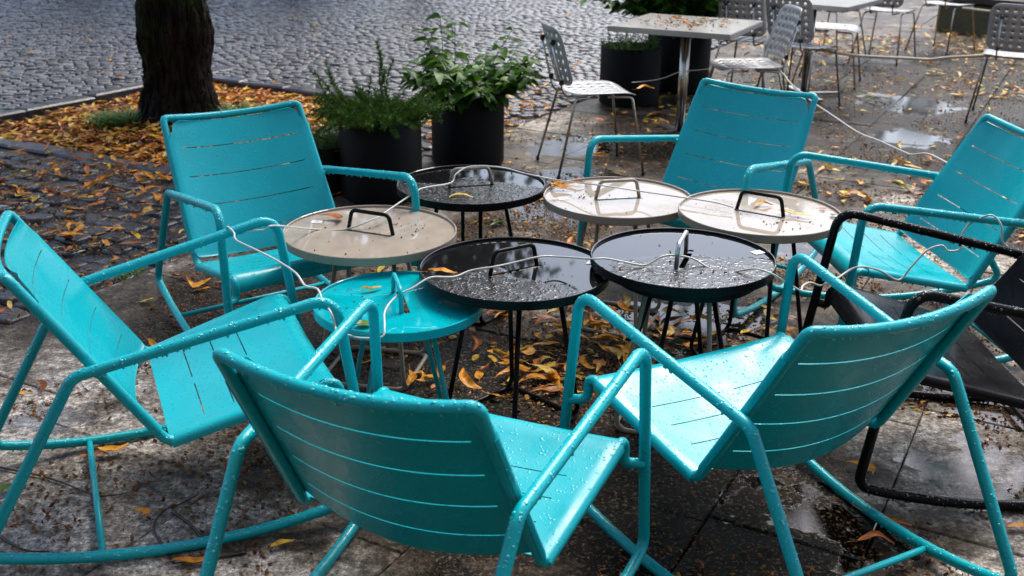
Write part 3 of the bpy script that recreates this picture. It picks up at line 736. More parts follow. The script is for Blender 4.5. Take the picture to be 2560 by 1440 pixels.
# setts
def sett_mesh(region, org, ang, rowh, lmin, lmax, gap, top, ext, seed, dome=.0045, jit=.004):
    rg = np.random.default_rng(seed); ca, sa = math.cos(ang), math.sin(ang); V = []; F = []
    for r in range(int(ext[2] / rowh), int(ext[3] / rowh)):
        a = ext[0] - rg.random() * .2
        wob = lambda q: .03 * math.sin(q * .7 + r * .03)
        while a < ext[1]:
            l = lmin + (lmax - lmin) * rg.random()
            ca_, cb_ = a + l / 2, (r + .5) * rowh + wob(a)
            x, y = org[0] + ca_ * ca - cb_ * sa, org[1] + ca_ * sa + cb_ * ca
            if region(x, y):
                hx, hy = (l - gap) / 2, (rowh - gap) / 2; n0 = len(V)
                dz = rg.normal() * jit; tx, ty = rg.normal(size=2) * .035; rot = rg.normal() * .02
                k_ = .15; oct_ = [(1, -1 + k_ * 2), (1, 1 - k_ * 2), (1 - k_ * 2, 1), (-1 + k_ * 2, 1), (-1, 1 - k_ * 2), (-1, -1 + k_ * 2), (-1 + k_ * 2, -1), (1 - k_ * 2, -1)]
                oct_ = [(p * (1 + rg.normal() * .05), q * (1 + rg.normal() * .05)) for p, q in oct_]
                for (s_, z) in ((1.02, -.04), (1., -dome * 1.6), (.90, -dome * .22), (.55, 0)):
                    for p, q in oct_:
                        lx, ly = p * hx * s_, q * hy * s_
                        lx, ly = lx - ly * rot, ly + lx * rot
                        zz = z + (lx * tx + ly * ty if s_ <= 1 else 0)
                        V.append((x + lx * ca - ly * sa, y + lx * sa + ly * ca, top + dz + zz))
                for lv in (0, 8, 16):
                    for k in range(8):
                        k2 = (k + 1) % 8; F.append((n0 + lv + k, n0 + lv + k2, n0 + lv + 8 + k2, n0 + lv + 8 + k))
                F.append(tuple(n0 + 24 + k for k in range(8)))
            a += l
    return V, F
def reg_plaza(x, y):
    if y > 18.5 or y < 3 or abs(x) > .62 * y + 1.3: return False
    u, v = uv(x, y)
    if v > EDGE - .06: return False
    return v < -6.70 or u > 6.62
V, F = sett_mesh(reg_plaza, (0, 11), math.radians(24), .092, .086, .125, .013, .0, (-14, 14, -10, 12), 11, dome=.0035, jit=.003)
st(mesh_obj('cobbled_square', V, F, M['sett']))
def reg_walk(x, y):
    if abs(x) > .7 * y + 1.5: return False
    u, v = uv(x, y)
    return -6.5 < v < EDGE - .055 and .2 < u < 6.55 and not (u > 4.18 and v < -4.42)
V, F = sett_mesh(reg_walk, (0, 0), math.atan2(UY, UX) - PI / 2, .125, .12, .17, .012, -.006, (-9, 0, 0, 8), 12, dome=.005, jit=.005)
st(mesh_obj('cobbled_path', V, F, M['sett_dark']))
# sheets of dirt that show in the joints
def sheet(name, quv, z, mat):
    return st(mesh_obj(name, [(*w2(u, v), z) for u, v in quv], [tuple(range(len(quv)))[::-1]], mat, smooth=False))
sheet('joint_bed', [(-4, -30), (4.25, -30), (4.25, EDGE), (-4, EDGE)], -.022, M['joint'])
sheet('joint_bed', [(4.25, -30), (26, -30), (26, -6.6), (4.25, -6.6)], -.022, M['joint'])
sheet('joint_bed', [(4.25, -4.42), (26, -4.42), (26, EDGE), (4.25, EDGE)], -.022, M['joint'])
sheet('joint_bed', [(6.6, -6.6), (26, -6.6), (26, -4.42), (6.6, -4.42)], -.022, M['joint'])
# bare bed round the tree: gently mounded earth
def bed_z(u, v): return -.060 + .06 * math.exp(-((u - 5.35) ** 2 + (v + 5.43) ** 2) / .5)
nb = 40; V = []; F = []
for i in range(nb + 1):
    for j in range(nb + 1):
        u = 4.3 + 2.25 * i / nb; v = -6.55 + 2.15 * j / nb; x, y = w2(u, v)
        z = -.060 + .06 * math.exp(-((u - 5.35) ** 2 + (v + 5.43) ** 2) / .5) + .006 * math.sin(u * 23) * math.sin(v * 19 + u * 7) + rng.normal() * .0025
        V.append((x, y, z))
for i in range(nb):
    for j in range(nb): a = i * (nb + 1) + j; F.append((a, a + 1, a + nb + 2, a + nb + 1))
st(mesh_obj('tree_bed_earth', V, [f[::-1] for f in F], M['earth']))
# kerb stones round the bed
cells = []
u = -2.
while u < 6.6:
    l = .5 + .3 * rng.random(); cells.append((u + .004, u + l - .004, -6.69, -6.55)); u += l
v = -6.52
while v < -4.45:
    l = .28 + .22 * rng.random(); cells.append((4.17, 4.31, v + .008, v + l - .008)); v += l
v = -6.5
while v < -4.3:
    l = .4 + .2 * rng.random(); cells.append((6.55, 6.66, v + .006, v + l - .006)); v += l
V, F = block_mesh(cells, .006, .10, .012, jit=.003, seed=8)
st(mesh_obj('kerb', V, F, M['kerbm'], smooth=False))

# ------------------------------------------------------------------ tree
def bark_mat():
    m, nt, b = new_mat('wet_bark_with_moss')
    g = N(nt, 'ShaderNodeNewGeometry'); mp = N(nt, 'ShaderNodeMapping'); mp.inputs['Scale'].default_value = (1, 1, .16); L(nt, g, 'Position', mp, 0)
    n = N(nt, 'ShaderNodeTexNoise', i_Scale=22., i_Detail=8., i_Roughness=.7); L(nt, mp, 0, n, 'Vector')
    v = N(nt, 'ShaderNodeTexVoronoi', i_Scale=34., feature='DISTANCE_TO_EDGE'); L(nt, mp, 0, v, 'Vector')
    c1 = ramp(nt, n, 0, [(.35, (.0018, .0012, .0009)), (.65, (.022, .014, .009))])
    ns = N(nt, 'ShaderNodeTexNoise', i_Scale=3.4, i_Detail=6.); L(nt, g, 'Position', ns, 'Vector')
    ms = ramp(nt, ns, 0, [(.47, 0.), (.62, 1.)])
    sx = N(nt, 'ShaderNodeSeparateXYZ'); L(nt, g, 'Position', sx, 0)
    hz = N(nt, 'ShaderNodeMapRange'); L(nt, sx, 2, hz, 0); hz.inputs[1].default_value = .25; hz.inputs[2].default_value = .8
    mf = math_n(nt, 'MULTIPLY', ms, 0, hz, 0)
    cm = mixc(nt, mf, 0, (c1, 0), (.022, .030, .003)); L(nt, cm, 2, b, 'Base Color')
    r = ramp(nt, v, 'Distance', [(0., 0.), (.12, 1.)]); ad = math_n(nt, 'ADD', r, 0, n, 0)
    bp = N(nt, 'ShaderNodeBump', i_Strength=1., i_Distance=.02); L(nt, ad, 0, bp, 'Height'); L(nt, bp, 0, b, 'Normal')
    b.inputs['Roughness'].default_value = .65; b.inputs['Specular IOR Level'].default_value = .12
    return m
M['bark'] = bark_mat()
def leaf_mat(name, cols, rough=.4, trans=0., var_scale=30.):
    m, nt, b = new_mat(name)
    g = N(nt, 'ShaderNodeNewGeometry'); oi = N(nt, 'ShaderNodeObjectInfo')
    ad = math_n(nt, 'ADD', g, ISL, oi, 'Random'); fr = math_n(nt, 'FRACT', ad, 0)
    stops = [(i / max(1, len(cols) - 1), c) for i, c in enumerate(cols)]
    r = ramp(nt, fr, 0, stops)
    n = N(nt, 'ShaderNodeTexNoise', i_Scale=var_scale, i_Detail=5.); L(nt, g, 'Position', n, 'Vector')
    nr = ramp(nt, n, 0, [(.35, .55), (.55, 1.), (.75, 1.25)])
    mul = N(nt, 'ShaderNodeMix', data_type='RGBA', blend_type='MULTIPLY'); mul.inputs[0].default_value = 1
    L(nt, r, 0, mul, 6); L(nt, nr, 0, mul, 7); L(nt, mul, 2, b, 'Base Color')
    b.inputs['Roughness'].default_value = rough; b.inputs['Specular IOR Level'].default_value = .2
    if trans:
        b.inputs['Subsurface Weight'].default_value = 0
        tr = N(nt, 'ShaderNodeBsdfTranslucent'); L(nt, mul, 2, tr, 0); mx = N(nt, 'ShaderNodeMixShader'); mx.inputs[0].default_value = trans
        out = [q for q in nt.nodes if q.type == 'OUTPUT_MATERIAL'][0]; L(nt, b, 0, mx, 1); L(nt, tr, 0, mx, 2); L(nt, mx, 0, out, 0)
    return m
M['crown'] = leaf_mat('linden_leaves', [(.02, .045, .008), (.035, .06, .01), (.07, .075, .012)], .5, .3)
from mathutils import noise as mnoise
tx, ty = -2.29, 7.36
troot = empty('linden_tree', (tx, ty, 0))
hts = [-.1, 0, .05, .12, .22, .32, .42, .5, .58, .66, .76, .95, 1.3, 1.8, 2.4, 3.1, 3.8]
rds = [r * .84 for r in (.37, .345, .315, .292, .268, .255, .262, .285, .297, .288, .268, .25, .235, .225, .215, .2, .16)]
V = []; F = []; na = 110
hh_ = np.concatenate([np.linspace(-.1, 1.3, 90), np.linspace(1.36, 3.8, 40)]); rds = list(np.interp(hh_, hts, rds)); hts = list(hh_)
for h, r in zip(hts, rds):
    for k in range(na):
        a = 2 * PI * k / na
        rr = r * (1 + .05 * math.sin(3 * a + h * 2.1) + .035 * math.sin(7 * a - h * 3) + .02 * math.sin(13 * a + h * 5))
        q_ = Vector((math.cos(a) * 5, math.sin(a) * 5, h * 1.6)); rr += .030 * (mnoise.noise(q_ * 2.2) - abs(mnoise.noise(q_ * 4.6)) * .9) + .010 * mnoise.noise(q_ * 11)
        if h < .25: rr *= 1 + (.25 - h) * .7 * (max(0, math.cos(2.5 * (a + .6))) ** 2)
        V.append((rr * math.cos(a) - .02 * h - .05 * max(0., 1 - h / .7), rr * math.sin(a), h))
for i in range(len(hts) - 1):
    for k in range(na): k2 = (k + 1) % na; F.append((i * na + k, i * na + k2, (i + 1) * na + k2, (i + 1) * na + k))
trunk = mesh_obj('trunk', V, F, M['bark'], troot)
mb = MB(); tips = []
for k in range(9):
    a = 2 * PI * k / 9 + rng.random() * .4; l = 2.2 + 1.8 * rng.random(); z0 = 3.1 + .7 * rng.random() * (k % 2)
    p = [Vector((-.06, 0, z0))]
    for i in range(1, 6):
        t = i / 5; p.append(Vector((math.cos(a + .2 * math.sin(3 * t + k)) * l * t, math.sin(a) * l * t, z0 + 1.9 * t ** .8 * (.5 + .6 * rng.random()))))
    mb.tube(p, .05, n=8, rad=[.13, .09, .07, .05, .03, .015]); tips += p[2:]
mb.build('limbs', M['bark'], troot)
def crown_mesh(root, tips, zmin, n, spread, seed, size=.10, per=46):
    rg = np.random.default_rng(seed); V = []; F = []
    for k in range(n):      # leaf clusters along the limbs
        t = Vector(tips[rg.integers(len(tips))]); c = t * (1 + .25 * rg.random()) + Vector(tuple(rg.normal(size=3) * spread)); c.z = max(zmin, c.z)
        for q in range(per):
            p = c + Vector(tuple(rg.normal(size=3) * np.array([.45, .45, .3]))); e = Euler((rg.normal() * .7, rg.normal() * .7, rg.random() * 6.28)).to_matrix(); n0 = len(V); s_ = size * (.7 + .8 * rg.random())
            for (x, y, z) in ((-1, 0, 0), (-.2, -.55, .1), (1, 0, -.1), (-.2, .55, .1)): V.append(tuple(p + e @ Vector((x, y, z)) * s_))
            F.append((n0, n0 + 1, n0 + 2, n0 + 3))
    return mesh_obj('crown', V, F, M['crown'], root)
crown_mesh(troot, [t for t in tips if math.hypot(t.x, t.y) < 2.4], 3.3, 90, .4, 3)
for (x, y, sd_, lab) in ((-7.4, 18.6, 51, 'unseen linden added across the square for dark reflections, left of three'), (-3.6, 17.8, 52, 'unseen linden added across the square for dark reflections, middle of three'), (-1.6, 18.4, 53, 'unseen linden added across the square for dark reflections, right of three')):  # unseen lindens added so the trays reflect something dark
    rt_ = empty('linden_tree', (x, y, 0)); r_ = np.random.default_rng(sd_)
    MB().tube([(0, 0, -.1), (.02, 0, 1.2), (0, .05, 2.6), (.05, 0, 4.6)], .2, n=12, rad=[.24, .19, .16, .08]).build('trunk', M['bark'], rt_)
    tp = [Vector((r_.normal() * 1.15, r_.normal() * 1.2, 2.6 + 5.6 * r_.random())) for k in range(40)]
    lb = MB()
    for t_ in tp[:12]: lb.tube([(0, 0, 2.2), (t_.x * .5, t_.y * .5, 2.4 + (t_.z - 2.2) * .4), tuple(t_)], .04, n=6, rad=[.07, .04, .012])
    lb.build('limbs', M['bark'], rt_); crown_mesh(rt_, tp, 2.3, 110, .3, sd_, .13, 40)
    tag(rt_, lab, 'tree', 'added lindens across the square')
tag(troot, 'dark mossy tree trunk standing in the leaf-covered bed', 'tree')

# ------------------------------------------------------------------ herb pots
def pot(root, r, h):
    MB().lathe([(.002, .004), (r - .012, .004), (r, .012), (r, h - .003), (r - .002, h), (r - .006, h), (r - .008, h - .004), (r - .008, h - .05), (.002, h - .05)], 56).build('pot', M['pot'], root, sharp=40)
    V = [(0, 0, h - .035)]; n = 32
    for k in range(n): a = 2 * PI * k / n; V.append(((r - .009) * math.cos(a), (r - .009) * math.sin(a), h - .045))
    mesh_obj('soil', V, [(0, 1 + k, 1 + (k + 1) % n) for k in range(n)], M['soil'], root)
def blade(V, F, p, d, up, l, w, droop=.0, fold=.15, seg=4, shape='oval'):
    """one leaf: d direction, up normal"""
    d = d.normalized(); s_ = d.cross(up).normalized(); n_ = s_.cross(d); n0 = len(V)
    for i in range(seg + 1):
        t = i / seg
        if shape == 'oval': ww = w * math.sin(PI * min(.97, t * .94 + .04)) ** .8
        else: ww = w * (1 - t ** 2) if i else w * .6
        c = p + d * l * t + n_ * (-droop * l * t * t)
        for q in (-1, 0, 1): V.append(tuple(c + s_ * ww * q * .5 + n_ * abs(q) * ww * fold))
    for i in range(seg):
        a = n0 + i * 3; F.append((a, a + 1, a + 4, a + 3)); F.append((a + 1, a + 2, a + 5, a + 4))
M['rosemary'] = leaf_mat('rosemary_needles', [(.022, .075, .007), (.055, .14, .012), (.12, .23, .022)], .5, .2)
M['sage'] = leaf_mat('sage_leaves', [(.022, .08, .006), (.05, .15, .012), (.11, .24, .02)], .42, .25)
M['thyme'] = leaf_mat('bright_herb_leaves', [(.045, .13, .015), (.08, .2, .025), (.12, .25, .04)], .4, .3)
M['laurel'] = leaf_mat('dark_glossy_leaves', [(.012, .05, .008), (.035, .12, .014), (.10, .30, .03)], .28, .15)
M['stem'] = simple('green_brown_stem', (.05, .06, .025), rough=.5)
def foliage(root, V, F, mat, SV=None):
    mesh_obj('foliage', V, F, mat, root)
    if SV: SV.build('stems', M['stem'], root)
def curve(p0, d, l, droop, seg=8, wig=.02, rg=rng):
    P = [Vector(p0)]; d = Vector(d).normalized()
    for i in range(seg):
        d = (d + Vector((rg.normal() * wig, rg.normal() * wig, -droop / seg + rg.normal() * wig))).normalized(); P.append(P[-1] + d * l / seg)
    return P
# rosemary
def rosemary(x, y, r, h):
    rg = np.random.default_rng(21); root = empty('potted_rosemary', (x, y, 0)); pot(root, r, h); V = []; F = []; sb = MB()
    specs = []
    for k in range(170):
        a = rg.random() * 2 * PI; q = r * .85 * math.sqrt(rg.random()); lean = .15 + 1.0 * q / r + rg.random() * .5
        specs.append((q * math.cos(a), q * math.sin(a), a, lean, .12 + .13 * rg.random(), .5 + .5 * rg.random()))
    specs += [(-.16, .0, 3.0, .45, .33, .1), (-.15, .05, 3.0, .3, .27, .1), (.06, .05, .5, .08, .43, .05), (.03, .08, .7, .14, .32, .05), (.0, .0, 0, .1, .27, .1), (-.17, -.05, 3.2, .7, .28, .2), (.14, 0, .2, .5, .24, .1), (-.13, .03, 3., .42, .34, .1), (.05, .02, 1., .1, .36, .05)]
    for (px, py, a, lean, l, dr) in specs:
        l *= 1.0
        P = curve((px, py, h - .04), (math.cos(a) * lean, math.sin(a) * lean, 1), l, dr, 8, .09, rg); sb.tube(P, .0016, n=4)
        for i in range(len(P) - 1):
            for q in range(int(24 * l / .2) + 1):
                c = P[i].lerp(P[i + 1], rg.random()); d = (P[i + 1] - P[i]).normalized(); o = Vector(tuple(rg.normal(size=3))); o = (o - d * o.dot(d)).normalized()
                dd = (o * .9 + d * .7); n0 = len(V); l_ = .017 + .016 * rg.random(); s_ = dd.cross(Vector(tuple(rg.normal(size=3)))).normalized() * .0021
                V += [tuple(c - s_), tuple(c + s_), tuple(c + dd.normalized() * l_)]; F.append((n0, n0 + 1, n0 + 2))
    foliage(root, V, F, M['rosemary'], sb)
    tag(root, 'round black pot of feathery rosemary behind the front left chair', 'potted plant', 'herb pots on the paving edge')
rosemary(-.69, 5.44, .212, .42)
def sage(x, y, r, h):
    rg = np.random.default_rng(5); root = empty('potted_sage', (x, y, 0)); pot(root, r, h); V = []; F = []; sb = MB()
    for k in range(36):
        a = rg.random() * 2 * PI; q = r * .8 * math.sqrt(rg.random()); lean = .15 + .8 * q / r + .2 * rg.random()
        l = .15 + .2 * rg.random()
        if k < 6: l = (.44, .40, .42, .36, .40, .34)[k]; lean = (.12, .3, .28, .5, .15, .75)[k]; a = (2.6, 2.9, .2, -.1, 2.2, .1)[k]
        if 28 < k < 34: lean = 1.1; l = .24; a = (-.1, .2, 3., 3.3, -1.2)[k - 29]
        P = curve((q * math.cos(a), q * math.sin(a), h - .04), (math.cos(a) * lean, math.sin(a) * lean, 1), l, .55, 7, .04, rg); sb.tube(P, .0024, n=5)
        for i in range(1, len(P)):
            d = (P[i] - P[i - 1]).normalized(); base = rg.random() * PI
            for s2 in range(2):
                b = base + PI * s2; o = Vector((math.cos(b), math.sin(b), .15 + .3 * (i / len(P)))); sz = (.068 + .05 * rg.random()) * (1.1 - .35 * i / len(P))
                blade(V, F, P[i], o, Vector((0, 0, 1)) + Vector(tuple(rg.normal(size=3) * .3)), sz, sz * .62, .55 + .5 * rg.random(), .12, 4)
    foliage(root, V, F, M['sage'], sb)
    tag(root, 'round black pot of broad-leaved sage, its leaves drooping over the rim', 'potted plant', 'herb pots on the paving edge')
sage(-.27, 6.17, .212, .42)
def herb(name, x, y, r, h, lab, n, mat, hh, sz, seed):
    rg = np.random.default_rng(seed); root = empty(name, (x, y, 0)); pot(root, r, h); V = []; F = []; sb = MB()
    for k in range(n):
        a = rg.random() * 2 * PI; q = r * .92 * math.sqrt(rg.random())
        P = curve((q * math.cos(a), q * math.sin(a), h - .04), (math.cos(a) * .4 * q / r, math.sin(a) * .4 * q / r, 1), hh * (.4 + .7 * rg.random()), .3, 5, .08, rg); sb.tube(P, .0013, n=4)
        for i in range(1, len(P)):
            for s2 in range(3):
                b = rg.random() * 2 * PI; s_ = sz * (.6 + .6 * rg.random()); blade(V, F, P[i], Vector((math.cos(b), math.sin(b), .3)), Vector((0, 0, 1)), s_, s_ * .6, .4, .1, 3)
    foliage(root, V, F, mat, sb)
    tag(root, lab, 'potted plant', 'herb pots on the paving edge')
herb('potted_herb', -1.02, 5.56, .17, .25, 'low black pot with a small bright green plant, half hidden behind the front left chair', 60, M['thyme'], .16, .03, 31)
herb('potted_herb', .86, 8.02, .225, .42, 'black pot of short bright green herbs under the near edge of the square table', 120, M['thyme'], .13, .022, 32)
def tall(x, y, r, h):
    rg = np.random.default_rng(9); root = empty('potted_shrub', (x, y, 0)); pot(root, r, h); V = []; F = []; sb = MB()
    for k in range(70):
        a = rg.random() * 2 * PI; q = r * .8 * math.sqrt(rg.random()); lean = .1 + 1.0 * rg.random()
        P = curve((q * math.cos(a), q * math.sin(a), h - .04), (math.cos(a) * lean, math.sin(a) * lean, 1), .5 + .5 * rg.random(), .45, 10, .05, rg); sb.tube(P, .004, n=5)
        for i in range(1, len(P)):
            for s2 in range(4):
                b = rg.random() * 2 * PI; sz = .09 + .07 * rg.random(); blade(V, F, P[i], Vector((math.cos(b), math.sin(b), .2)), Vector((0, 0, 1)) + Vector(tuple(rg.normal(size=3) * .35)), sz, sz * .5, .5, .12, 4)
    foliage(root, V, F, M['laurel'], sb)
    tag(root, 'big black planter with a tall dark glossy shrub behind the near square table', 'potted plant', 'herb pots on the paving edge')
tall(1.30, 8.6, .25, .46)
# weeds at the foot of the tree
def tuft(x, y, z, n, l, lab, seed, mat='thyme', spread=.12):
    rg = np.random.default_rng(seed); V = []; F = []
    for k in range(n):
        a = rg.random() * 2 * PI; q = spread * math.sqrt(rg.random()); b = rg.random() * 2 * PI
        blade(V, F, Vector((x + q * math.cos(a), y + q * math.sin(a), z)), Vector((math.cos(b) * .7, math.sin(b) * .7, .5 + rg.random())), Vector((0, 0, 1)), l * (.5 + rg.random()), .006 + .008 * rg.random(), .6, .1, 4, 'blade')
    o = mesh_obj('weed_tuft', V, F, M[mat]); tag(o, lab, 'weed', 'weeds around the tree')
tuft(-2.68, 7.13, -.02, 700, .11, 'mossy grass tuft at the left foot of the tree', 41, 'thyme', .16)
tuft(-1.95, 7.4, -.02, 200, .13, 'leafy weeds at the right foot of the tree', 42, 'thyme', .10)
tuft(-2.02, 6.78, -.03, 130, .09, 'thin grass in front of the tree, just behind the front left chair', 43, 'thyme', .12)
tuft(-1.62, 4.22, -.01, 70, .035, 'little green weeds in the joint between the cobbled path and the paving', 44, 'thyme', .07)

# ------------------------------------------------------------------ bench of stone and dark wood at the back
ang = math.atan2(11.93 - 12.53, 5.57 - 4.94)
broot = empty('bench', (6.0, 11.75, 0), ang)
M['concrete'] = wet_stone('mossy_concrete', [(.05, .045, .022), (.09, .08, .04), (.13, .115, .06)], .3, 60, .5, .7, .8, .9, bump=.4)
M['wood'] = simple('dark_wet_boards', (.03, .022, .014), rough=.45, bump=.4, bscale=30, var=.5)
mb = MB().box((0, 0, .15), (2.8, .5, .30)); mb.build('base', M['concrete'], broot, smooth=False)
mb = MB()
for k in range(4): mb.box((0, -.24 + k * .16, .36), (2.9, .145, .06))
mb.box((0, .33, .62), (2.9, .04, .3)); mb.build('seat_boards', M['wood'], broot, smooth=False)
tag(broot, 'low bench of mossy concrete with dark boards at the back right', 'bench')

# ------------------------------------------------------------------ unseen house added behind the viewer to shade the backs of the chairs
M['render'] = simple('dark_brick_render', (.20, .175, .16), rough=.8, bump=.5, bscale=40, var=.3)
M['pane'] = simple('dark_window_glass', (.01, .011, .012), rough=.05)
hr = empty('cafe_house', (0, -2.6, 0))
MB().box((0, -2., 4.5), (26, 4., 9.)).build('wall', M['render'], hr, smooth=False)
for k in range(8):
    for j in range(3):
        w_ = MB().box((-10.5 + 3 * k, .02, 1.6 + 2.8 * j), (1.3, .1, 1.7)).build('window', M['wood'], hr, smooth=False)
        MB().box((-10.5 + 3 * k, .06, 1.6 + 2.8 * j), (1.1, .06, 1.5)).build('pane', M['pane'], w_, smooth=False)
tag(hr, 'unseen house front added behind the viewer to shade the chair backs', 'building')

for (hx, hy, wx, hh, lab) in ((-26, 46, 36, 6., 'long unseen house added across the square at the left to darken reflections'), (24, 48, 28, 6.5, 'unseen house added across the square at the right to darken reflections')):  # unseen houses added to darken what the wet square reflects
    hr = empty('town_house', (hx, hy, 0))
    MB().box((0, 4., hh / 2), (wx, 8., hh)).build('wall', M['render'], hr, smooth=False)
    for k in range(int(wx / 3.2)):
        for j in range(2):
            w_ = MB().box((-wx / 2 + 1.8 + 3.2 * k, -.02, 1.7 + 2.9 * j), (1.3, .1, 1.7)).build('window', M['wood'], hr, smooth=False)
            MB().box((-wx / 2 + 1.8 + 3.2 * k, -.06, 1.7 + 2.9 * j), (1.1, .06, 1.5)).build('pane', M['pane'], w_, smooth=False)
    tag(hr, lab, 'building')

# ------------------------------------------------------------------ cables and ropes
def smooth_path(P, sub=6):
    P = [Vector(p) for p in P]; out = []
    for i in range(len(P) - 1):
        p0 = P[max(0, i - 1)]; p1 = P[i]; p2 = P[i + 1]; p3 = P[min(len(P) - 1, i + 2)]
        for k in range(sub):
            t = k / sub; out.append(.5 * ((2 * p1) + (p2 - p0) * t + (2 * p0 - 5 * p1 + 4 * p2 - p3) * t * t + (3 * p1 - p0 - 3 * p2 + p3) * t ** 3))
    out.append(P[-1]); return out
def cable(name, pts, r, mat, lab, cat):
    o = MB().tube(smooth_path(pts), r, n=8).build(name, mat); tag(o, lab, cat); return o
cable('cable', CAB['upper'], .0028, M['cable'], 'pale wet cable threaded through the handles of the rear round tables', 'cable')
cable('cable', CAB['lower'], .0029, M['cable'], 'pale wet cable slung from the left chair across the teal and black tables', 'cable')
cable('cable', CAB['right'], .0034, M['cable'], 'pale cable looped over the armrest of the teal chair at the right', 'cable')
cable('cable', CAB['thin'], .0022, M['cable'], 'thin cable running behind the pole of the near square table between two seats', 'cable')
cable('cable', CAB['diag'], .0042, M['cable'], 'pale cable hanging diagonally across the wet paving towards the right teal chair', 'cable')
cable('rope', CAB['rope'], .0105, M['rope'], 'thick cream rope strung low between two perforated chairs', 'rope')
cable('rope', CAB['rope2'], .010, M['rope'], 'cream rope at the farthest perforated chair in front of the bench', 'rope')

# ------------------------------------------------------------------ fallen leaves
LC = [leaf_mat('ochre_fallen_leaf', [(.66, .25, .012), (.74, .33, .03), (.50, .16, .010)], .38, .12, 60),
      leaf_mat('brown_fallen_leaf', [(.32, .085, .012), (.44, .13, .018), (.16, .045, .010)], .38, .05, 60),
      leaf_mat('yellow_fallen_leaf', [(.68, .44, .06), (.62, .36, .03), (.70, .50, .16)], .38, .15, 60),
      leaf_mat('green_fallen_leaf', [(.06, .12, .02), (.12, .19, .03), (.03, .07, .012)], .35, .1, 60)]
CN = ['ochre', 'brown', 'yellow', 'green']
def leaf_shape(seed, l=.085, w=.028, curl=1., bend=.6):
    rg = np.random.default_rng(seed); V = []; F = []; seg = 8; k = rg.normal() * .5 * bend; side = rg.normal() * .35
    for i in range(seg + 1):
        t = i / seg; x = (t - .5) * l; ww = w * (math.sin(PI * min(.985, .03 + t * .95)) ** .75) * (1 - .25 * t)
        yc = side * l * (t - .5) ** 2 * 2; zc = .006 + k * l * (t - .5) ** 2 + .010 * curl * abs(math.sin(t * 5 + seed))
        for q in (-1, -.5, 0, .5, 1): V.append((x, yc + q * ww * .5, zc + curl * .6 * ww * q * q * (.5 + .5 * math.sin(t * 4 + seed)) + rg.normal() * .0007))
    for i in range(seg):
        for j in range(4): a = i * 5 + j; F.append((a, a + 1, a + 6, a + 5))
    n0 = len(V); x0 = -.5 * l; yc = side * l * .5      # stalk
    for i in range(4):
        t = i / 3; c = Vector((x0 - .035 * t, yc + .012 * t * t * math.copysign(1, side), .006 + .25 * k * l + .004 * t)); V += [tuple(c + Vector((0, .0009, 0))), tuple(c - Vector((0, .0009, 0)))]
    for i in range(3): a = n0 + 2 * i; F.append((a, a + 1, a + 3, a + 2))
    return V, F
SH = [leaf_shape(s_, l=.092 + .04 * ((s_ * 37) % 10) / 10, w=.028 + .016 * ((s_ * 53) % 10) / 10, curl=.15 + ((s_ * 29) % 10) / 11, bend=.4) for s_ in range(1, 9)]
SH.append(leaf_shape(77, .06, .052, .35, .2)); SH.append(leaf_shape(78, .055, .05, .25, .2))
cache = {}
def leaf_obj(x, y, z, rot, si, ci, scale, lab, tilt=(0, 0)):
    key = (si, ci)
    if key not in cache:
        me = bpy.data.meshes.new('fallen_leaf'); V, F = SH[si]; me.from_pydata(V, [], F); me.materials.append(LC[ci]); me.polygons.foreach_set('use_smooth', [True] * len(F)); me.update(); cache[key] = me
    o = bpy.data.objects.new('fallen_leaf', cache[key]); o.location = (x, y, z); o.rotation_euler = (tilt[0], tilt[1], rot); o.scale = (scale,) * 3
    COL.objects.link(o); tag(o, lab, 'leaf', 'fallen leaves'); return o
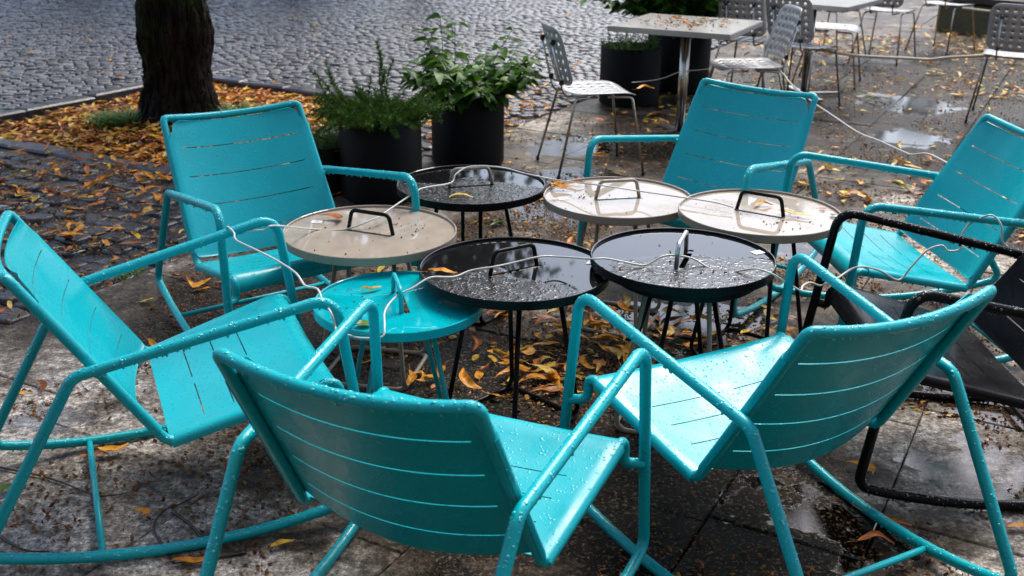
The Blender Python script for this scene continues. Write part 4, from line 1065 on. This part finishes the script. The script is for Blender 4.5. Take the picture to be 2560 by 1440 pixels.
# hand-placed leaves: x, y, z, rot, shape, colour, scale, label
HAND = [(-.585, 3.42, .494, -.7, 2, 1, .95, 'curled orange-brown leaf against the black handle on the left taupe table'),
        (.215, 3.93, .484, -.2, 3, 1, 1., 'brown leaf lying at the back left of the rain-soaked taupe table'),
        (.17, 3.86, .484, -.5, 5, 0, 1., 'ochre leaf at the left rim of the rain-soaked taupe table'),
        (.945, 3.44, .521, -.55, 6, 2, .95, 'rolled yellow leaf beside the black handle on the right taupe table'),
        (.86, 3.56, .521, .3, 4, 0, .7, 'small ochre leaf behind the black handle on the right taupe table'),
        (1.075, 3.45, .521, .9, 8, 3, .45, 'green leaf scrap at the right rim of the right taupe table'),
        (1.06, 3.52, .521, .2, 9, 1, .5, 'pinkish brown leaf at the right rim of the right taupe table'),
        (-.20, 2.91, .494, -.15, 1, 0, .8, 'ochre leaf at the left rim of the front black table'),
        (-.395, 2.64, .442, .2, 8, 3, .85, 'round green leaf at the front rim of the small teal table'),
        (-.405, 2.90, .442, .5, 0, 2, .55, 'little yellow winged seed leaf on the small teal table'),
        (-.19, 3.73, .494, .1, 7, 2, .75, 'pale leaf by the handle foot on the rear black table'),
        (.73, 6.07, .462, .35, 4, 0, 1., 'ochre leaf at the front edge of the perforated seat left of the square table'),
        (-.945, 2.39, .008, -.9, 2, 0, .62, 'small ochre leaf on the front left paving, at the end of a dark twig'),
        (-1.14, 2.70, .008, .3, 5, 0, .85, 'ochre leaf beside the rocker of the left teal chair'),
        (-1.19, 2.68, .008, .2, 3, 1, .7, 'brown leaf under the rocker of the left teal chair'),
        (-1.36, 2.50, .008, 1.2, 8, 3, .85, 'dark green heart-shaped leaf on the front left paving'),
        (-.93, 2.52, .008, .4, 9, 3, .5, 'green leaf scrap on the front left paving'),
        (-.76, 2.18, .008, .1, 6, 0, .85, 'orange leaf at the tip of the long twig, front left'),
        (-.565, 2.26, .008, .6, 1, 2, .6, 'yellow leaf by the rocker behind the nearest chair'),
        (.985, 2.40, .008, -.6, 6, 1, 1., 'long brown leaf beside the rocker of the turned teal chair'),
        (.93, 2.32, .008, -.1, 4, 1, .8, 'short brown leaf on the wet paving right of the nearest chair'),
        (1.02, 2.66, .008, -1.0, 2, 0, 1., 'ochre leaf below the backrest of the turned teal chair'),
        (1.34, 2.38, .008, .1, 3, 0, .8, 'ochre leaf at the lower right corner of the picture'),
        (.19, 3.10, .01, 1.0, 7, 2, 1.05, 'upright yellow leaf on the paving in front of the black table'),
        (.075, 2.115, .0, .2, 1, 0, .0, '')]
for (x, y, z, r, si, ci, s_, lab) in HAND:
    if lab: leaf_obj(x, y, z, r, si, ci, s_, lab)
# leaves on the square table
for k in range(16):
    a, b = rng.normal() * .17, rng.normal() * .12; c_, s_ = math.cos(math.radians(63.8)), math.sin(math.radians(63.8))
    leaf_obj(1.09 + a * c_ - b * s_, 6.95 + a * s_ + b * c_, .722, rng.random() * 6.28, int(rng.integers(8)), int(rng.choice([0, 0, 1, 2, 3])), .6 + .35 * rng.random(), 'fallen leaf among the litter on the near square table')
# scattered ones
pts = []
def scatter(n, fn, lab, zf=.004, pal=(0, 0, 0, 1, 1, 2), keep=lambda x, y: True):
    c = 0
    while c < n:
        x, y = fn()
        if not keep(x, y): continue
        pts.append((x, y, zf, lab, int(rng.choice(pal)))); c += 1
def inbed():
    u, v = 4.32 + 2.2 * rng.random(), -6.5 + 2.1 * rng.random() ** .9
    return w2(u, v)
scatter(2800, inbed, 'leaf among the thick litter on the bed around the tree', -.045, (0, 0, 1, 1, 1, 1, 2, 2), keep=lambda x, y: math.hypot(x - tx, y - ty) > .33)
scatter(420, lambda: w2(4.0 + rng.normal() * .75, -4.55 + rng.normal() * .45), 'leaf strewn over the cobbled path in front of the tree bed', .004, keep=lambda x, y: uv(x, y)[1] < EDGE + .1 and uv(x, y)[0] < 6.5)
scatter(45, lambda: w2(2.9 + rng.normal() * .6, -4.3 + rng.normal() * .6), 'leaf lying singly on the dark cobbles at the left', .004, keep=lambda x, y: uv(x, y)[1] < EDGE)
scatter(260, lambda: w2(6.6 + rng.normal() * 1.1, -3.75 + rng.normal() * .28), 'leaf in the strip along the paving edge by the herb pots', .006, keep=lambda x, y: uv(x, y)[1] < EDGE + .1)
cl = [(rng.random() * 5.2 + .9, 4.9 + 8 * rng.random()) for _ in range(75)]
def cluster():
    c = cl[rng.integers(len(cl))]; return (c[0] + rng.normal() * .28, c[1] + rng.normal() * .4)
scatter(1900, cluster, 'yellow leaf scattered on the wet paving below the perforated chairs', .004, (0, 0, 2, 2, 2, 1, 3), keep=lambda x, y: uv(x, y)[1] > EDGE and (x > 1.45 or y > 6.2))
scatter(60, lambda: (3.6 + rng.normal() * .9, 11.4 + rng.normal() * .7), 'yellow leaf in the drift at the far end of the paving', .004, (0, 2, 2))
scatter(90, lambda: (.38 + rng.normal() * .22, 3.5 + rng.normal() * .24), 'leaf in the drift on the paving under the round tables', .006, (0, 0, 0, 1, 2))
scatter(70, lambda: (1.02 + rng.normal() * .13, 3.42 + rng.normal() * .2), 'leaf in the drift under the right taupe table', .006, (0, 0, 1, 2))
scatter(26, lambda: (.0 + rng.normal() * .16, 3.28 + rng.normal() * .14), 'long leaf on the paving behind the front black table legs', .006, (0, 0, 2))
scatter(30, lambda: (.55 + rng.normal() * .35, 4.9 + rng.normal() * .5), 'leaf on the puddled paving behind the round tables', .004, (0, 1, 2, 3))
scatter(22, lambda: (-1.1 + rng.normal() * .5, 3.6 + rng.normal() * .5), 'leaf on the dark paving beside the front left chair', .004, (0, 1, 2))
scatter(70, lambda: (-6 + 9 * rng.random(), 8.5 + 6 * rng.random()), 'single leaf on the open cobbled square', .006, (0, 2, 0), keep=lambda x, y: reg_plaza(x, y))
pts.sort(key=lambda p: p[0] ** 2 + p[1] ** 2 + 1.5)
camdist = lambda p: math.sqrt(p[0] ** 2 + p[1] ** 2)
vis = lambda p: abs(p[0]) < .50 * p[1] + .1
near = [p for p in pts if vis(p)][:255]; ns_ = set(id(p) for p in near)
LV = []; LF = []; LM = []
for p in pts:
    x, y, z, lab, ci = p; si = int(rng.integers(8)) if rng.random() < .86 else int(8 + rng.integers(2)); s_ = (.55 if 'drift on' in lab or 'drift under' in lab or 'long leaf' in lab else .52) + .6 * rng.random() ** 1.6; ro = rng.random() * 6.28; ti = (rng.normal() * .16, rng.normal() * .16); z2 = z + abs(rng.normal()) * .008
    if z < -.03: z2 += bed_z(*uv(x, y)) + .055
    if id(p) in ns_: leaf_obj(x, y, z2, ro, si, ci, s_, CN[ci] + ' ' + lab.replace('yellow ', ''), ti)
    else:
        V, F = SH[si]; m_ = Matrix.LocRotScale(Vector((x, y, z2)), Euler((ti[0], ti[1], ro)), Vector((s_,) * 3)); n0 = len(LV)
        LV += [tuple(m_ @ Vector(v)) for v in V]; LF += [tuple(i + n0 for i in f) for f in F]; LM += [ci] * len(F)
o = mesh_obj('leaf_litter', LV, LF, None, mats=LC, fmat=LM); o['kind'] = 'stuff'; o['label'] = 'wet autumn leaf litter on the tree bed and far paving'; o['category'] = 'leaf litter'

# crumbs of blossom and seed on the ground and on the tables
M['crumb'] = leaf_mat('rusty_blossom_crumbs', [(.17, .055, .012), (.26, .09, .018), (.05, .02, .008), (.30, .17, .04)], .6, 0., 200)
def crumbs(pos, smin, smax, rg):
    V = []; F = []
    for (x, y, z) in pos:
        s_ = smin + (smax - smin) * rg.random() ** 2; e = Euler((rg.normal() * .5, rg.normal() * .5, rg.random() * 6.28)).to_matrix(); n0 = len(V); k = 5
        for q in range(k):
            a = 2 * PI * q / k; r_ = s_ * (.5 + .7 * rg.random()); V.append(tuple(Vector((x, y, z + s_ * .25)) + e @ Vector((r_ * math.cos(a), r_ * .6 * math.sin(a), 0))))
        V.append((x, y, z + s_ * .7)); F += [(n0 + q, n0 + (q + 1) % k, n0 + k) for q in range(k)]
    return V, F
rg = np.random.default_rng(17); pos = []
from mathutils import noise as mnoise
def crumb_zone(n, fn, thr):
    c = 0; t = 0
    while c < n and t < n * 30:
        t += 1; x, y = fn()
        if mnoise.noise(Vector((x * 2.1, y * 2.1, 3.))) + .35 * mnoise.noise(Vector((x * 9, y * 9, 1.))) < thr: continue
        u, v = uv(x, y); pos.append((x, y, .001 if v > EDGE else (bed_z(u, v) + .004 if 4.32 < u < 6.54 and v < -4.42 else -.004))); c += 1
crumb_zone(6000, lambda: w2(4.34 + 2.2 * rg.random(), -6.5 + 2.1 * rg.random()), -.4)
crumb_zone(12000, lambda: (1.2 + 4.4 * rg.random(), 4.4 + 7.5 * rg.random()), -.15)
crumb_zone(4200, lambda: (rg.random() * 3.4 - 1.7, 2.0 + 1.6 * rg.random()), .10)
crumb_zone(9000, lambda: (rg.random() * 3.2 - 1.4, 3.2 + 2.6 * rg.random()), .02)
crumb_zone(6500, lambda: (rg.random() * 3.4 - .4, 4.2 + 3.4 * rg.random()), .0)
crumb_zone(7000, lambda: w2(1.8 + 3. * rg.random(), EDGE - 2.2 * rg.random()), -.1)
crumb_zone(2600, lambda: (.9 + 2.2 * rg.random(), 2. + 3. * rg.random()), .1)
for k in range(350): pos.append((-.98 + rg.normal() * .22, 2.5 + rg.normal() * .3, .001))
V, F = crumbs(pos, .0035, .0125, rg); o = mesh_obj('blossom_litter', V, F, M['crumb'], smooth=False); o['kind'] = 'stuff'; o['label'] = 'rusty crumbs of blossom and seed washed over the paving'; o['category'] = 'litter'
pos = []
crumb_zone(1500, lambda: (-.5 + 1.9 * rg.random(), 2.9 + 1.9 * rg.random()), .0)
crumb_zone(2600, lambda: (1.3 + 4.6 * rg.random(), 4.4 + 7.8 * rg.random()), -.1)
crumb_zone(900, lambda: (-.2 + 1.6 * rg.random(), 4.8 + 2.2 * rg.random()), -.1)
crumb_zone(900, lambda: w2(2.2 + 2. * rg.random(), EDGE - 2. * rg.random()), -.1)
M['scrap'] = leaf_mat('torn_leaf_scraps', [(.30, .10, .012), (.46, .22, .03), (.14, .045, .010), (.55, .33, .05), (.10, .11, .02)], .45, 0., 90)
V, F = crumbs(pos, .006, .024, rg); V = [(x, y, z if z < 0 else .001 + (z - .001) * .45) for x, y, z in V]
o = mesh_obj('leaf_scraps', V, F, M['scrap'], smooth=False); o['kind'] = 'stuff'; o['label'] = 'torn wet scraps of leaf trodden over the paving'; o['category'] = 'leaf litter'
for ob in [o_ for o_ in bpy.data.objects if o_.parent is None and o_.name.startswith('side_table')]:
    tr = [c for c in ob.children if c.name.startswith('tray')]
    if not tr: continue
    zs = max(v.co.z for v in tr[0].data.vertices); r_ = max(v.co.x for v in tr[0].data.vertices)
    if r_ < .225: continue
    pos = []
    a0 = rg.random() * 6.28
    for k in range(64):
        if k < 40: x, y = rg.normal() * .06 + .12 * math.cos(a0), rg.normal() * .06 + .12 * math.sin(a0)
        else: q = (r_ - .02) * math.sqrt(rg.random()); a = rg.random() * 6.28; x, y = q * math.cos(a), q * math.sin(a)
        if math.hypot(x, y) < r_ - .014: pos.append((x, y, zs - .008))
    V, F = crumbs(pos, .0018, .0065, rg); c = mesh_obj('blossom_crumbs', V, F, M['crumb'], ob, smooth=False); c['kind'] = 'stuff'
pos = [(1.09 + rg.normal() * .16, 6.95 + rg.normal() * .17, .7215) for k in range(260)]
pos = [p for p in pos if abs((p[0] - 1.09) * .44 + (p[1] - 6.95) * .9) < .36 and abs(-(p[0] - 1.09) * .9 + (p[1] - 6.95) * .44) < .36]
V, F = crumbs(pos, .003, .012, rg); o = mesh_obj('table_litter', V, F, M['crumb'], smooth=False); o['kind'] = 'stuff'; o['label'] = 'crumbs of blossom and seed on the near square table'; o['category'] = 'litter'
# twigs on the front left paving
def twig(P, r, lab):
    P = smooth_path([Vector((p[0], p[1], .006 + (p[2] if len(p) > 2 else 0))) for p in P], 5); n_ = len(P)
    o = MB().tube(P, r, n=6, rad=[r * (1 - .6 * i / n_) for i in range(n_)]).build('twig', M['twig']); tag(o, lab, 'twig', 'dark twigs on the front paving')
for px in TWIGS: twig(px[0], px[1], px[2])

# ------------------------------------------------------------------ light, sky, camera
wd = bpy.data.worlds.new('World'); sc.world = wd; wd.use_nodes = True
nt = wd.node_tree; nt.nodes.clear()
sky = nt.nodes.new('ShaderNodeTexSky'); sky.sky_type = 'NISHITA'; sky.sun_disc = False
SUN_EL, SUN_AZ = 56., 24.          # degrees; azimuth measured from +y towards +x
sky.sun_elevation = math.radians(SUN_EL); sky.sun_rotation = math.radians(SUN_AZ); sky.air_density = 1.0; sky.dust_density = 3.; sky.ozone_density = 1.
bg = nt.nodes.new('ShaderNodeBackground'); bg.inputs[1].default_value = .11; ow = nt.nodes.new('ShaderNodeOutputWorld')
nt.links.new(sky.outputs[0], bg.inputs[0]); nt.links.new(bg.outputs[0], ow.inputs[0])
sd = bpy.data.lights.new('sun', 'SUN'); sd.energy = 1.8; sd.angle = math.radians(32); sd.color = (1., .97, .92)
so = bpy.data.objects.new('sun', sd); COL.objects.link(so)
dirv = Vector((math.sin(math.radians(SUN_AZ)) * math.cos(math.radians(SUN_EL)), math.cos(math.radians(SUN_AZ)) * math.cos(math.radians(SUN_EL)), math.sin(math.radians(SUN_EL))))
so.rotation_euler = dirv.to_track_quat('Z', 'Y').to_euler()

H_, TH, RO, FPX = 1.5674934796502817, 0.365943908996574, 0.01280366554975592, 2674.617980258083
fw = Vector((0, math.cos(TH), -math.sin(TH))); rt = Vector((1, 0, 0)); up = rt.cross(fw)
r2 = rt * math.cos(RO) + up * math.sin(RO); u2 = -rt * math.sin(RO) + up * math.cos(RO)
cd = bpy.data.cameras.new('camera'); cam = bpy.data.objects.new('camera', cd); COL.objects.link(cam)
cam.matrix_world = Matrix(((r2.x, u2.x, -fw.x, 0), (r2.y, u2.y, -fw.y, 0), (r2.z, u2.z, -fw.z, H_), (0, 0, 0, 1)))
cd.sensor_width = 36; cd.lens = FPX / 2560 * 36; cd.clip_end = 2000; cd.clip_start = .05
cd.dof.use_dof = True; cd.dof.focus_distance = 3.0; cd.dof.aperture_fstop = 5.6
sc.camera = cam
sc.view_settings.view_transform = 'Standard'; sc.view_settings.look = 'None'; sc.view_settings.exposure = 1.42; sc.view_settings.gamma = 1.
sc.render.engine = 'CYCLES'
